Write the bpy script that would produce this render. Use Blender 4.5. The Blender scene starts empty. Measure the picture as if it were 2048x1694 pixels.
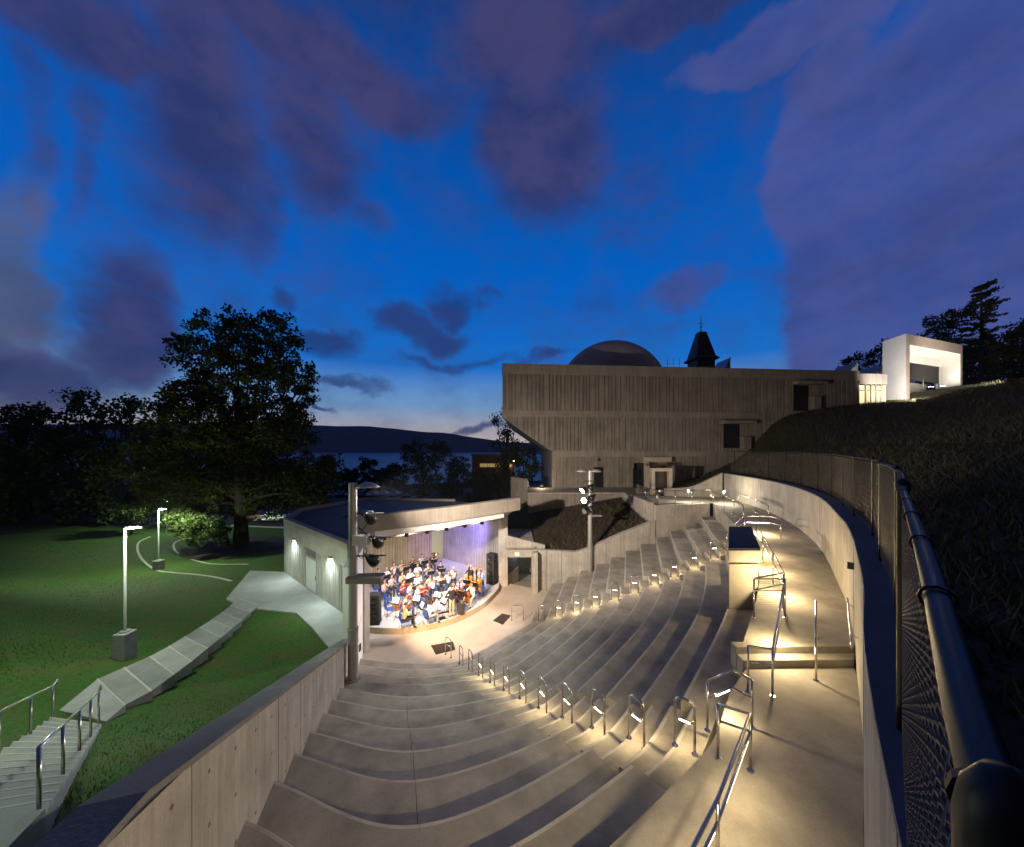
import bpy, bmesh, math, random
import numpy as np
from mathutils import Vector, Matrix
from mathutils.geometry import delaunay_2d_cdt
R = math.radians
random.seed(7)
SC = bpy.context.scene
COL = SC.collection

# ------------------------------------------------------------------ camera
CZ, F, HX, HY = 9.9, 700.0, 1024.0, 895.0        # eye height, focal length and horizon in photograph pixels
cam = bpy.data.cameras.new('camera')
cam.sensor_width = 36.0
cam.lens = 36.0 * F / 2048.0
cam.shift_y = (HY - 847.0) / 2048.0
cam.clip_start = 0.02
cam.clip_end = 9000
camo = bpy.data.objects.new('camera', cam)
COL.objects.link(camo)
camo.location = (0, 0, CZ)
camo.rotation_euler = (R(90), 0, 0)
SC.camera = camo

def P(px, py, z):
    """plan position of a photograph point known to lie at height z"""
    t = (CZ - z) * F / (py - HY)
    return Vector(((px - HX) / F * t, t, z))
def PY(px, py, Y):
    """position of a photograph point known to lie Y metres ahead"""
    return Vector(((px - HX) / F * Y, Y, CZ - (py - HY) / F * Y))

# ------------------------------------------------------------------ sky
SC.view_settings.view_transform = 'Standard'
SC.view_settings.look = 'None'
SC.view_settings.gamma = 1.0
SC.view_settings.exposure = 0.0
SC.view_settings.use_curve_mapping = False
cy = SC.cycles
cy.max_bounces = 5; cy.diffuse_bounces = 3; cy.glossy_bounces = 3; cy.transmission_bounces = 2; cy.volume_bounces = 0; cy.transparent_max_bounces = 4
cy.caustics_reflective = False; cy.caustics_refractive = False; cy.sample_clamp_indirect = 4.0

def srgb(r, g, b):
    return tuple((c/255/12.92) if c/255 <= 0.04045 else ((c/255+0.055)/1.055)**2.4 for c in (r, g, b)) + (1.0,)

def build_world():
    w = bpy.data.worlds.new('World'); SC.world = w; w.use_nodes = True
    nt = w.node_tree; nt.nodes.clear(); N = nt.nodes.new; L = nt.links.new
    def M(op, a, b=None, c=None, clamp=False):
        n = N('ShaderNodeMath'); n.operation = op; n.use_clamp = clamp
        for i, v in enumerate((a, b, c)):
            if v is None: continue
            if isinstance(v, (int, float)): n.inputs[i].default_value = v
            else: L(v, n.inputs[i])
        return n.outputs[0]
    tc = N('ShaderNodeTexCoord')
    sep = N('ShaderNodeSeparateXYZ'); L(tc.outputs['Generated'], sep.inputs[0])
    az0 = M('ARCTAN2', sep.outputs[0], sep.outputs[1])
    el0 = M('ARCSINE', sep.outputs[2])
    def noise(scale, detail, rough, off=(0, 0, 0), stretch=(1, 1, 1)):
        mp = N('ShaderNodeMapping'); mp.inputs['Location'].default_value = off; mp.inputs['Scale'].default_value = stretch
        L(tc.outputs['Generated'], mp.inputs[0])
        n = N('ShaderNodeTexNoise'); n.inputs['Scale'].default_value = scale
        n.inputs['Detail'].default_value = detail; n.inputs['Roughness'].default_value = rough
        L(mp.outputs[0], n.inputs['Vector']); return n.outputs['Fac']
    n1 = noise(3.2, 5, .55); n2 = noise(3.2, 5, .55, (4, 7, 1)); n3 = noise(9, 6, .62, (2, 1, 5)); n4 = noise(4, 6, .6, (9, 3, 2), (1, 1, 2.2)); n5 = noise(13, 8, .62, (3, 8, 2), (1, 1, 1.5)); n6 = noise(5.5, 9, .6, (7, 2, 4), (1, 1, 1.4))
    az = M('ADD', az0, M('MULTIPLY', M('SUBTRACT', n1, .5), .24))
    el = M('ADD', el0, M('MULTIPLY', M('SUBTRACT', n2, .5), .24))
    def lobe(px, py, sx, sy, gain=1.0):
        a = math.atan((px-HX)/F); e = math.atan((HY-py)/F*math.cos(a))
        a1 = math.atan((px+sx-HX)/F)-math.atan((px-sx-HX)/F); a1 /= 2
        e1 = (math.atan((HY-py+sy)/F*math.cos(a))-math.atan((HY-py-sy)/F*math.cos(a)))/2
        u = M('MULTIPLY', M('SUBTRACT', az, a), 1/a1); v = M('MULTIPLY', M('SUBTRACT', el, e), 1/e1)
        d = M('ADD', M('MULTIPLY', u, u), M('MULTIPLY', v, v))
        return M('MULTIPLY', M('SUBTRACT', 1.25, d), gain)
    def union(lst):
        o = lobe(*lst[0])
        for l in lst[1:]: o = M('MAXIMUM', o, lobe(*l))
        return o
    def soft(v, lo, hi):
        n = N('ShaderNodeMapRange'); n.interpolation_type = 'SMOOTHSTEP'
        n.inputs[1].default_value = lo; n.inputs[2].default_value = hi; L(v, n.inputs[0]); return n.outputs[0]
    wob = M('ADD', M('MULTIPLY', M('SUBTRACT', n6, .5), 2.3), M('MULTIPLY', M('SUBTRACT', n5, .5), .9))
    # clear dusk sky: afterglow at the western horizon, deep blue above
    ramp = N('ShaderNodeValToRGB'); cr = ramp.color_ramp
    stops = [(0.0, srgb(222, 200, 186)), (0.05, srgb(196, 194, 202)), (0.11, srgb(124, 168, 214)), (0.22, srgb(24, 114, 206)),
             (0.40, srgb(1, 99, 198)), (0.66, srgb(1, 82, 172)), (1.0, srgb(2, 48, 112))]
    cr.elements[0].position, cr.elements[0].color = stops[0]
    cr.elements[1].position, cr.elements[1].color = stops[-1]
    for p, c in stops[1:-1]:
        e = cr.elements.new(p); e.color = c
    L(M('MAXIMUM', M('DIVIDE', el0, R(58)), 0.0), ramp.inputs[0])
    # the sky is dimmer away from the sunset
    fall = soft(M('COSINE', M('SUBTRACT', az0, -.12)), -1.0, 0.75)
    dim = N('ShaderNodeMixRGB'); dim.blend_type = 'MULTIPLY'; dim.inputs[0].default_value = 1.0
    fr = N('ShaderNodeMixRGB'); L(fall, fr.inputs[0]); fr.inputs[1].default_value = (.14, .15, .18, 1); fr.inputs[2].default_value = (1, 1, 1, 1)
    L(ramp.outputs[0], dim.inputs[1]); L(fr.outputs[0], dim.inputs[2])
    col = dim.outputs[0]
    def over(col, fac, c1, c2, mixv, amt):
        cm = N('ShaderNodeMixRGB'); L(mixv, cm.inputs[0]); cm.inputs[1].default_value = c1; cm.inputs[2].default_value = c2
        m = N('ShaderNodeMixRGB'); L(M('MULTIPLY', fac, amt), m.inputs[0]); L(col, m.inputs[1]); L(cm.outputs[0], m.inputs[2])
        return m.outputs[0]
    mixv = soft(M('ADD', M('MULTIPLY', n4, .6), M('MULTIPLY', n5, .4)), .38, .62)
    # lavender cloud bank at the right
    A = union([(1900, 300, 390, 380), (1715, 600, 185, 250), (1900, 640, 390, 160), (1650, 330, 150, 240), (1580, 50, 260, 90), (1950, 40, 340, 170), (1360, 605, 100, 40, .5)])
    col = over(col, soft(M('ADD', A, M('MULTIPLY', wob, .42)), .05, .62), srgb(62, 80, 150), srgb(78, 90, 156), mixv, .92)
    # purple-grey heaps above, and the pale haze at the far left
    C = union([(10, 600, 90, 260), (60, 420, 60, 90, .7)])
    col = over(col, soft(M('ADD', C, M('MULTIPLY', wob, .7)), -.3, 1.2), srgb(78, 92, 124), srgb(94, 96, 122), mixv, .88)
    B = union([(430, 290, 175, 270), (520, 440, 70, 110, .8), (640, 290, 120, 190), (560, 60, 500, 115), (150, 40, 300, 100), (1085, 280, 140, 205), (1060, 80, 200, 140), (1330, 0, 240, 60),
               (255, 660, 130, 170), (130, 760, 160, 90), (740, 450, 60, 60, .6), (40, 230, 60, 170, .45), (170, 300, 40, 160, .4)])
    top = soft(el0, R(46), R(60))
    side = soft(M('ABSOLUTE', az0), R(64), R(90))
    B = M('MAXIMUM', B, M('MULTIPLY', M('MAXIMUM', top, side), 1.1))
    col = over(col, soft(M('ADD', B, M('MULTIPLY', wob, .8)), -.35, 1.15), srgb(46, 54, 104), srgb(68, 66, 112), mixv, .93)
    D = union([(665, 685, 80, 36), (830, 655, 90, 40), (900, 610, 80, 32, .8), (990, 600, 40, 20, .6), (590, 590, 26, 30, .6), (720, 765, 120, 14, .8), (1000, 722, 200, 12, .7), (640, 824, 50, 6, .8), (960, 852, 90, 8, .7)])
    col = over(col, soft(M('ADD', D, M('MULTIPLY', wob, .9)), .0, 1.15), srgb(30, 60, 120), srgb(44, 58, 112), mixv, .85)
    nd = N('ShaderNodeMixRGB'); nd.blend_type = 'MULTIPLY'; nd.inputs[0].default_value = 1.0; nr_ = N('ShaderNodeMixRGB'); L(M('MULTIPLY', soft(M('COSINE', M('SUBTRACT', az0, -.12)), -.6, .30), M('SUBTRACT', 1.0, soft(el0, R(54), R(75)))), nr_.inputs[0]); nr_.inputs[1].default_value = (.62, .46, .24, 1); nr_.inputs[2].default_value = (1, 1, 1, 1)
    L(col, nd.inputs[1]); L(nr_.outputs[0], nd.inputs[2]); col = nd.outputs[0]     # unseen eastern sky and zenith dimmed and warmed; tint added to cut blue fill
    # below the horizon: dark ground
    g = N('ShaderNodeMixRGB'); L(soft(el0, R(-2.5), R(-.5)), g.inputs[0]); g.inputs[1].default_value = srgb(14, 18, 24); L(col, g.inputs[2])
    bg = N('ShaderNodeBackground'); L(g.outputs[0], bg.inputs[0]); bg.inputs[1].default_value = 1.0
    out = N('ShaderNodeOutputWorld'); L(bg.outputs[0], out.inputs[0])
build_world()

sun = bpy.data.lights.new('sun', 'SUN'); sun.energy = 0.012; sun.angle = R(20); sun.color = (1.0, .8, .72)
suno = bpy.data.objects.new('sun', sun); COL.objects.link(suno)
suno.rotation_euler = (R(86), 0, R(180+8))      # last afterglow, low over the river

# ------------------------------------------------------------------ helpers
def tag(o, label=None, cat=None, group=None, kind=None):
    if label: o['label'] = label
    if cat: o['category'] = cat
    if group: o['group'] = group
    if kind: o['kind'] = kind
    return o
def empty(name, loc=(0, 0, 0), rz=0.0):
    o = bpy.data.objects.new(name, None); COL.objects.link(o)
    o.location = loc; o.rotation_euler = (0, 0, rz); o.empty_display_size = .1
    return o
def thing(name, label, cat, loc=(0, 0, 0), rz=0.0, group=None):
    return tag(empty(name, loc, rz), label, cat, group)

class MB:
    """collects shapes, then links them as one mesh object"""
    def __init__(self): self.v = []; self.f = []; self.m = []
    def face(self, pts, mi=0):
        b = len(self.v); self.v += [tuple(p) for p in pts]; self.f.append(tuple(range(b, b+len(pts)))); self.m.append(mi)
    def quadstrip(self, a, b, mi=0, close=False):
        base = len(self.v); n = len(a); self.v += [tuple(p) for p in a] + [tuple(p) for p in b]
        for i in range(n if close else n-1):
            j = (i+1) % n
            self.f.append((base+i, base+j, base+n+j, base+n+i)); self.m.append(mi)
    def box(self, c, s, rz=0.0, mi=0, M=None):
        hx, hy, hz = s[0]/2, s[1]/2, s[2]/2; b = len(self.v); cs, sn = math.cos(rz), math.sin(rz)
        for x, y, z in ((-1,-1,-1),(1,-1,-1),(1,1,-1),(-1,1,-1),(-1,-1,1),(1,-1,1),(1,1,1),(-1,1,1)):
            if M is not None:
                p = M @ Vector((x*hx, y*hy, z*hz)); self.v.append((c[0]+p.x, c[1]+p.y, c[2]+p.z))
            else: self.v.append((c[0]+cs*x*hx-sn*y*hy, c[1]+sn*x*hx+cs*y*hy, c[2]+z*hz))
        for q in ((0,3,2,1),(4,5,6,7),(0,1,5,4),(1,2,6,5),(2,3,7,6),(3,0,4,7)):
            self.f.append(tuple(b+i for i in q)); self.m.append(mi)
    def prism(self, poly, z0, z1, mi=0):
        """poly counter-clockwise in plan; z0, z1 number or list"""
        n = len(poly); b = len(self.v)
        zz0 = z0 if isinstance(z0, (list, tuple)) else [z0]*n
        zz1 = z1 if isinstance(z1, (list, tuple)) else [z1]*n
        self.v += [(p[0], p[1], zz0[i]) for i, p in enumerate(poly)] + [(p[0], p[1], zz1[i]) for i, p in enumerate(poly)]
        self.f.append(tuple(b+i for i in reversed(range(n)))); self.m.append(mi)
        self.f.append(tuple(b+n+i for i in range(n))); self.m.append(mi)
        for i in range(n):
            j = (i+1) % n; self.f.append((b+i, b+j, b+n+j, b+n+i)); self.m.append(mi)
    def tube(self, pts, r, sides=8, mi=0, cap=True):
        pts = [Vector(p) for p in pts]; n = len(pts); rr = r if isinstance(r, (list, tuple)) else [r]*n
        b = len(self.v); prev = None
        for i, p in enumerate(pts):
            t = (pts[min(i+1, n-1)] - pts[max(i-1, 0)])
            t = t.normalized() if t.length > 1e-9 else Vector((0, 0, 1))
            up = Vector((0, 0, 1)) if abs(t.z) < .9 else Vector((0, 1, 0))
            if prev is not None: up = prev
            x = up - t*up.dot(t)
            if x.length < 1e-6: x = Vector((1, 0, 0)) - t*t.x
            x.normalize(); y = t.cross(x); prev = x
            for k in range(sides):
                a = 2*math.pi*k/sides; q = p + x*(math.cos(a)*rr[i]) + y*(math.sin(a)*rr[i]); self.v.append((q.x, q.y, q.z))
        for i in range(n-1):
            for k in range(sides):
                k2 = (k+1) % sides
                self.f.append((b+i*sides+k, b+i*sides+k2, b+(i+1)*sides+k2, b+(i+1)*sides+k)); self.m.append(mi)
        if cap:
            self.f.append(tuple(b+k for k in reversed(range(sides)))); self.m.append(mi)
            self.f.append(tuple(b+(n-1)*sides+k for k in range(sides))); self.m.append(mi)
    def lathe(self, prof, c=(0, 0, 0), sides=16, mi=0, M=None):
        b = len(self.v)
        for r_, z in prof:
            for k in range(sides):
                a = 2*math.pi*k/sides; p = Vector((r_*math.cos(a), r_*math.sin(a), z))
                if M is not None: p = M @ p
                self.v.append((c[0]+p.x, c[1]+p.y, c[2]+p.z))
        for i in range(len(prof)-1):
            for k in range(sides):
                k2 = (k+1) % sides
                self.f.append((b+i*sides+k, b+i*sides+k2, b+(i+1)*sides+k2, b+(i+1)*sides+k)); self.m.append(mi)
    def mesh(self, name, mats, smooth=False):
        me = bpy.data.meshes.new(name); me.from_pydata(self.v, [], self.f)
        for m in (mats if isinstance(mats, (list, tuple)) else [mats]): me.materials.append(m)
        if any(self.m): me.polygons.foreach_set('material_index', self.m)
        if smooth: me.polygons.foreach_set('use_smooth', [True]*len(me.polygons))
        me.update(); return me
    def build(self, name, mats, parent=None, smooth=False, bevel=0.0):
        o = bpy.data.objects.new(name, self.mesh(name, mats, smooth)); COL.objects.link(o)
        if parent is not None: o.parent = parent
        if bevel:
            bm = bmesh.new(); bm.from_mesh(o.data); bmesh.ops.remove_doubles(bm, verts=bm.verts, dist=1e-5)
            bmesh.ops.bevel(bm, geom=list(bm.edges), offset=bevel, segments=2, affect='EDGES', profile=.6)
            bm.to_mesh(o.data); bm.free()
        return o
def fix_normals(o):
    bm = bmesh.new(); bm.from_mesh(o.data); bmesh.ops.recalc_face_normals(bm, faces=bm.faces); bm.to_mesh(o.data); bm.free(); return o
def inst(name, me, loc=(0, 0, 0), rz=0.0, parent=None, scale=None):
    o = bpy.data.objects.new(name, me); COL.objects.link(o); o.location = loc; o.rotation_euler = (0, 0, rz)
    if scale: o.scale = scale
    if parent is not None: o.parent = parent
    return o
def copy_tree(o, parent=None):
    c = o.copy(); COL.objects.link(c)
    if parent is not None: c.parent = parent
    for ch in o.children: copy_tree(ch, c)
    return c
def lamp(kind, name, loc, energy, color, parent=None, aim=None, size=.1, size_y=None, cone=60, blend=.5, spread=None):
    l = bpy.data.lights.new(name, kind); l.energy = energy; l.color = color
    if kind == 'AREA':
        l.size = size
        if size_y: l.shape = 'RECTANGLE'; l.size_y = size_y
        if spread: l.spread = R(spread)
    elif kind == 'SPOT': l.spot_size = R(cone); l.spot_blend = blend; l.shadow_soft_size = size
    else: l.shadow_soft_size = size
    o = bpy.data.objects.new(name, l); COL.objects.link(o); o.location = loc
    if aim is not None:
        o.rotation_euler = (Vector(aim)-Vector(loc)).to_track_quat('-Z', 'Y').to_euler()
    if parent is not None:
        o.parent = parent; o.matrix_parent_inverse = Matrix.Identity(4)
    return o
def smooth_line(pts, n):
    """Catmull-Rom through pts (2-D or 3-D), n samples a span"""
    pts = [np.array(p, float) for p in pts]; out = []
    for i in range(len(pts)-1):
        p0 = pts[i-1] if i else 2*pts[0]-pts[1]; p1, p2 = pts[i], pts[i+1]
        p3 = pts[i+2] if i+2 < len(pts) else 2*pts[-1]-pts[-2]
        for k in range(n):
            t = k/n
            out.append(.5*((2*p1)+(-p0+p2)*t+(2*p0-5*p1+4*p2-p3)*t*t+(-p0+3*p1-3*p2+p3)*t**3))
    out.append(pts[-1]); return out
def offset_line(pts, d):
    """shift a plan polyline to its left by d"""
    out = []; n = len(pts)
    for i in range(n):
        a = np.array(pts[max(i-1, 0)][:2]); b = np.array(pts[min(i+1, n-1)][:2]); t = b-a; t /= np.linalg.norm(t)+1e-9
        out.append(np.array(pts[i][:2]) + d*np.array((-t[1], t[0])))
    return out

# ------------------------------------------------------------------ materials
MATS = {}
def mat(name, base, rough=.8, metal=0.0, emit=None, strength=0.0, noise=None, bump=0.0, bscale=40.0, dark=.7, streak=0.0, spec=None, grain=0.0, mscale=None):
    """noise = scale of a mottled tone change, dark = how dark its low end is; streak = vertical board marks; grain = fine speckle"""
    if name in MATS: return MATS[name]
    m = bpy.data.materials.new(name); m.use_nodes = True; nt = m.node_tree; b = nt.nodes['Principled BSDF']; N = nt.nodes.new; L = nt.links.new
    b.inputs['Roughness'].default_value = rough; b.inputs['Metallic'].default_value = metal
    if spec is not None: b.inputs['Specular IOR Level'].default_value = spec
    b.inputs['Base Color'].default_value = tuple(base)+(1,)
    if emit is not None:
        b.inputs['Emission Color'].default_value = tuple(emit)+(1,); b.inputs['Emission Strength'].default_value = strength
    if noise or bump or streak or grain:
        g = N('ShaderNodeNewGeometry')
        col = None
        def mul(col, fac, lo):
            mx = N('ShaderNodeMixRGB'); mx.blend_type = 'MULTIPLY'; mx.inputs[0].default_value = 1
            rp = N('ShaderNodeMapRange'); rp.inputs[1].default_value = .3; rp.inputs[2].default_value = .7; rp.inputs[3].default_value = lo; rp.inputs[4].default_value = 1.08
            L(fac, rp.inputs[0])
            if col is None: mx.inputs[1].default_value = tuple(base)+(1,)
            else: L(col, mx.inputs[1])
            L(rp.outputs[0], mx.inputs[2]); return mx.outputs[0]
        if noise:
            t = N('ShaderNodeTexNoise'); t.inputs['Scale'].default_value = noise; t.inputs['Detail'].default_value = 7; t.inputs['Roughness'].default_value = .62
            L(g.outputs['Position'], t.inputs['Vector']); col = mul(col, t.outputs['Fac'], dark)
            t = N('ShaderNodeTexNoise'); t.inputs['Scale'].default_value = noise*.17; t.inputs['Detail'].default_value = 3
            L(g.outputs['Position'], t.inputs['Vector']); col = mul(col, t.outputs['Fac'], (1+dark)/2)
            rr = N('ShaderNodeMapRange'); rr.inputs[3].default_value = rough*.8; rr.inputs[4].default_value = min(1, rough*1.15); L(t.outputs['Fac'], rr.inputs[0]); L(rr.outputs[0], b.inputs['Roughness'])
        if streak:
            mp = N('ShaderNodeMapping'); mp.inputs['Scale'].default_value = (1, 1, .06); L(g.outputs['Position'], mp.inputs[0])
            t = N('ShaderNodeTexNoise'); t.inputs['Scale'].default_value = 6; t.inputs['Detail'].default_value = 6; t.inputs['Roughness'].default_value = .7
            L(mp.outputs[0], t.inputs['Vector']); col = mul(col, t.outputs['Fac'], 1-streak)
        if grain:
            t = N('ShaderNodeTexNoise'); t.inputs['Scale'].default_value = 60; t.inputs['Detail'].default_value = 3
            L(g.outputs['Position'], t.inputs['Vector']); col = mul(col, t.outputs['Fac'], 1-grain)
        if col is not None: L(col, b.inputs['Base Color'])
        if bump:
            t = N('ShaderNodeTexNoise'); t.inputs['Scale'].default_value = bscale; t.inputs['Detail'].default_value = 6
            L(g.outputs['Position'], t.inputs['Vector'])
            bp = N('ShaderNodeBump'); bp.inputs['Strength'].default_value = bump; bp.inputs['Distance'].default_value = .02
            L(t.outputs['Fac'], bp.inputs['Height']); L(bp.outputs[0], b.inputs['Normal'])
    MATS[name] = m; return m
def two_tone(name, c1, c2, scale, rough=.9, detail=6, lo=.35, hi=.65, bump=.4, bscale=30, c3=None):
    m = bpy.data.materials.new(name); m.use_nodes = True; nt = m.node_tree; b = nt.nodes['Principled BSDF']; N = nt.nodes.new; L = nt.links.new
    b.inputs['Roughness'].default_value = rough; b.inputs['Specular IOR Level'].default_value = .25
    g = N('ShaderNodeNewGeometry'); t = N('ShaderNodeTexNoise'); t.inputs['Scale'].default_value = scale; t.inputs['Detail'].default_value = detail; t.inputs['Roughness'].default_value = .65
    L(g.outputs['Position'], t.inputs['Vector'])
    r = N('ShaderNodeValToRGB'); r.color_ramp.elements[0].position = lo; r.color_ramp.elements[0].color = tuple(c1)+(1,)
    r.color_ramp.elements[1].position = hi; r.color_ramp.elements[1].color = tuple(c2)+(1,)
    L(t.outputs['Fac'], r.inputs[0]); out = r.outputs[0]
    if c3 is not None:
        t2 = N('ShaderNodeTexNoise'); t2.inputs['Scale'].default_value = scale*.12; t2.inputs['Detail'].default_value = 4; L(g.outputs['Position'], t2.inputs['Vector'])
        mr = N('ShaderNodeMapRange'); mr.inputs[1].default_value = .45; mr.inputs[2].default_value = .7; L(t2.outputs['Fac'], mr.inputs[0])
        mx = N('ShaderNodeMixRGB'); L(mr.outputs[0], mx.inputs[0]); L(out, mx.inputs[1]); mx.inputs[2].default_value = tuple(c3)+(1,); out = mx.outputs[0]
    L(out, b.inputs['Base Color'])
    t = N('ShaderNodeTexNoise'); t.inputs['Scale'].default_value = bscale; t.inputs['Detail'].default_value = 5; L(g.outputs['Position'], t.inputs['Vector'])
    bp = N('ShaderNodeBump'); bp.inputs['Strength'].default_value = bump; bp.inputs['Distance'].default_value = .05; L(t.outputs['Fac'], bp.inputs['Height']); L(bp.outputs[0], b.inputs['Normal'])
    MATS[name] = m; return m
def leaf_mat(name, c1, c2):
    m = bpy.data.materials.new(name); m.use_nodes = True; nt = m.node_tree; b = nt.nodes['Principled BSDF']; N = nt.nodes.new; L = nt.links.new
    b.inputs['Roughness'].default_value = .6; b.inputs['Specular IOR Level'].default_value = .2
    g = N('ShaderNodeNewGeometry'); r = N('ShaderNodeMixRGB'); L(g.outputs['Random Per Island'], r.inputs[0])
    r.inputs[1].default_value = tuple(c1)+(1,); r.inputs[2].default_value = tuple(c2)+(1,)
    L(r.outputs[0], b.inputs['Base Color'])
    tr = N('ShaderNodeBsdfTranslucent'); L(r.outputs[0], tr.inputs['Color'])
    mx = N('ShaderNodeMixShader'); mx.inputs[0].default_value = .25; L(b.outputs[0], mx.inputs[1]); L(tr.outputs[0], mx.inputs[2])
    L(mx.outputs[0], nt.nodes['Material Output'].inputs['Surface']); MATS[name] = m; return m

CONC = mat('concrete', (.37, .345, .30), .82, noise=1.3, dark=.58, bump=.25, bscale=35, grain=.12)
CONCW = mat('concrete_wall', (.45, .42, .38), .85, noise=1.1, dark=.72, bump=.3, bscale=18, streak=.35, grain=.1)
CONCP = mat('concrete_paving', (.34, .34, .335), .85, noise=.9, dark=.72, bump=.15, bscale=40, grain=.1)
CONCB = mat('concrete_building', (.30, .265, .235), .88, noise=.6, dark=.7, bump=.3, bscale=10, streak=.45, grain=.1)
COPE = mat('concrete_coping', (.17, .165, .165), .85, noise=1.8, dark=.7, bump=.3, bscale=20, grain=.15)
STEEL = mat('stainless_steel', (.62, .60, .57), .26, 1.0)
DARKM = mat('dark_metal', (.035, .035, .04), .45, .6)
BLACKM = mat('black_coated_metal', (.02, .02, .022), .38, .3)
GREYM = mat('grey_painted_metal', (.34, .335, .33), .42, .5)
WARM_LED = mat('warm_led', (1, .9, .7), .5, emit=(1, .80, .50), strength=14)
COOL_LED = mat('cool_led', (.9, 1, .95), .5, emit=(.82, 1, .93), strength=25)
GLASS = mat('dark_glass', (.02, .025, .03), .08, 0, spec=.8)
TIE = mat('tie_hole_shadow', (.10, .09, .085), .9)
# ------------------------------------------------------------------ plan of the amphitheatre
ZROW = {n: .45 + .435*(n-2) for n in range(2, 14)}          # nosing height of each seat row; 13 is the upper walkway
ZW = ZROW[13]; ZU = ZW + .30; ZPL = 5.74
ZCOP = 7.75
def wl(Y, off=0.0):                                          # left wall, inner face
    return np.array((-2.241 - .293*Y - off*1.042, Y))
YW = {2: 15.7, 3: 14.55, 4: 13.45, 5: 12.37, 6: 11.25, 7: 10.14, 8: 9.05, 9: 7.92, 10: 6.85, 11: 5.83, 12: 4.81, 13: 3.80}
BOT = {2: (-4.6, 15.38), 3: (-4.27, 14.24), 4: (-3.93, 13.1), 5: (-3.63, 12.05), 6: (-3.26, 10.86), 7: (-2.92, 9.72), 8: (-2.5, 8.55), 9: (-2.1, 7.42), 10: (-1.75, 6.31), 11: (-1.37, 5.16), 12: (-1.1, 4.12), 13: (-.85, 3.1)}
EL = {2: (-3.05, 15.42), 3: (-2.52, 14.42), 4: (-2.05, 13.36), 5: (-1.6, 12.3), 6: (-1.1, 11.2), 7: (-.59, 10.2), 8: (-.1, 9.19), 9: (.45, 8.24), 10: (.92, 7.34), 11: (1.44, 6.48), 12: (1.9, 5.64), 13: (2.49, 5.03)}
MR = {2: (-1.85, 15.95), 3: (-1.3, 14.9), 4: (-.75, 13.85), 5: (-.2, 12.85), 6: (.3, 11.9), 7: (.8, 10.98), 8: (1.26, 10.08), 9: (1.72, 9.25), 10: (2.26, 8.44), 11: (2.83, 7.7), 12: (3.41, 7.07), 13: (4.14, 6.65)}
AN = {2: (1066.4, 1236.4), 3: (1099.6, 1229), 4: (1135, 1219.4), 5: (1171.2, 1209.9), 6: (1209.5, 1197.3), 7: (1248, 1184), 8: (1287.7, 1169.4), 9: (1327.5, 1153.8), 10: (1367.3, 1136.6), 11: (1407.2, 1118.6), 12: (1447.8, 1098.3)}
FN = {2: (1102, 1162.6), 3: (1133, 1152), 4: (1162, 1143.5), 5: (1192, 1128.7), 6: (1222, 1116), 7: (1251.7, 1103), 8: (1281.5, 1090), 9: (1312, 1075.6), 10: (1340, 1062.3), 11: (1368, 1049), 12: (1396.3, 1033.4)}
def fwall_y(x): return 24.35 + .012*max(0, x-3)**2 * .9
ROWC = {}
for n in range(2, 14):
    if n < 13:
        a = np.array(P(*AN[n], ZROW[n])[:2]); f = np.array(P(*FN[n], ZROW[n])[:2])
        f[1] = fwall_y(f[0])
    else:
        a = np.array((11.75, 17.9)); f = np.array((15.0, 26.1))
    m = np.array(MR[n]); ch = a-m; nrm = np.array((ch[1], -ch[0]))/np.linalg.norm(ch)
    mid = (a+m)/2 + nrm*(.10+.045*(n-2))
    t = f-a; t /= np.linalg.norm(t)
    ROWC[n] = [wl(YW[n]), np.array(BOT[n]), np.array(EL[n]), m, mid, a-t*.35, a+t*1.25, f]
NS = 12
def row_curve(s):
    """plan curve of the nosing at (fractional) row s; stations every NS samples: wall, dip, aisle, aisle, mid, aisle, aisle, far wall"""
    i = min(int(math.floor(s)), 12); i = max(i, 2); k = s-i
    ctrl = [(1-k)*ROWC[i][j] + k*ROWC[i+1][j] for j in range(8)] if i < 13 and k != 0 else ROWC[i]
    return smooth_line(ctrl, NS)
# right retaining wall, inner foot, from behind the camera to the far end
WALLR = smooth_line([(-1.5, -2.2), (.35, -.1), (1.85, 1.6), (2.95, 2.85), (4.07, 4.05), (5.43, 5.4), (6.66, 6.72), (7.4, 7.54), (8.12, 8.33), (9.24, 9.64), (10.19, 10.87), (13.3, 15.1), (15.4, 19), (16.7, 22.6), (17.4, 26.2), (17.8, 29.4)], 4)
WALLR = [np.array(p) for p in WALLR]

# ------------------------------------------------------------------ terrain
G_LAWN = two_tone('lawn_grass', (.026, .072, .010), (.055, .125, .018), 9, .9, lo=.3, hi=.7, bump=.6, bscale=55, c3=(.075, .085, .022))
G_HILL = two_tone('rough_hill_grass', (.03, .034, .018), (.085, .082, .05), 5, .95, lo=.3, hi=.7, bump=1.0, bscale=14, c3=(.05, .04, .026))
G_MULCH = two_tone('bark_mulch', (.03, .02, .018), (.085, .055, .05), 7, .95, lo=.3, hi=.7, bump=1.0, bscale=22, c3=(.03, .03, .014))
G_LOT = two_tone('asphalt', (.035, .035, .04), (.06, .06, .065), 3, .85, bump=.2, bscale=60)
G_WOOD = two_tone('woodland_floor', (.012, .013, .007), (.03, .028, .015), 1.2, .95, bump=.8, bscale=4)

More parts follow.
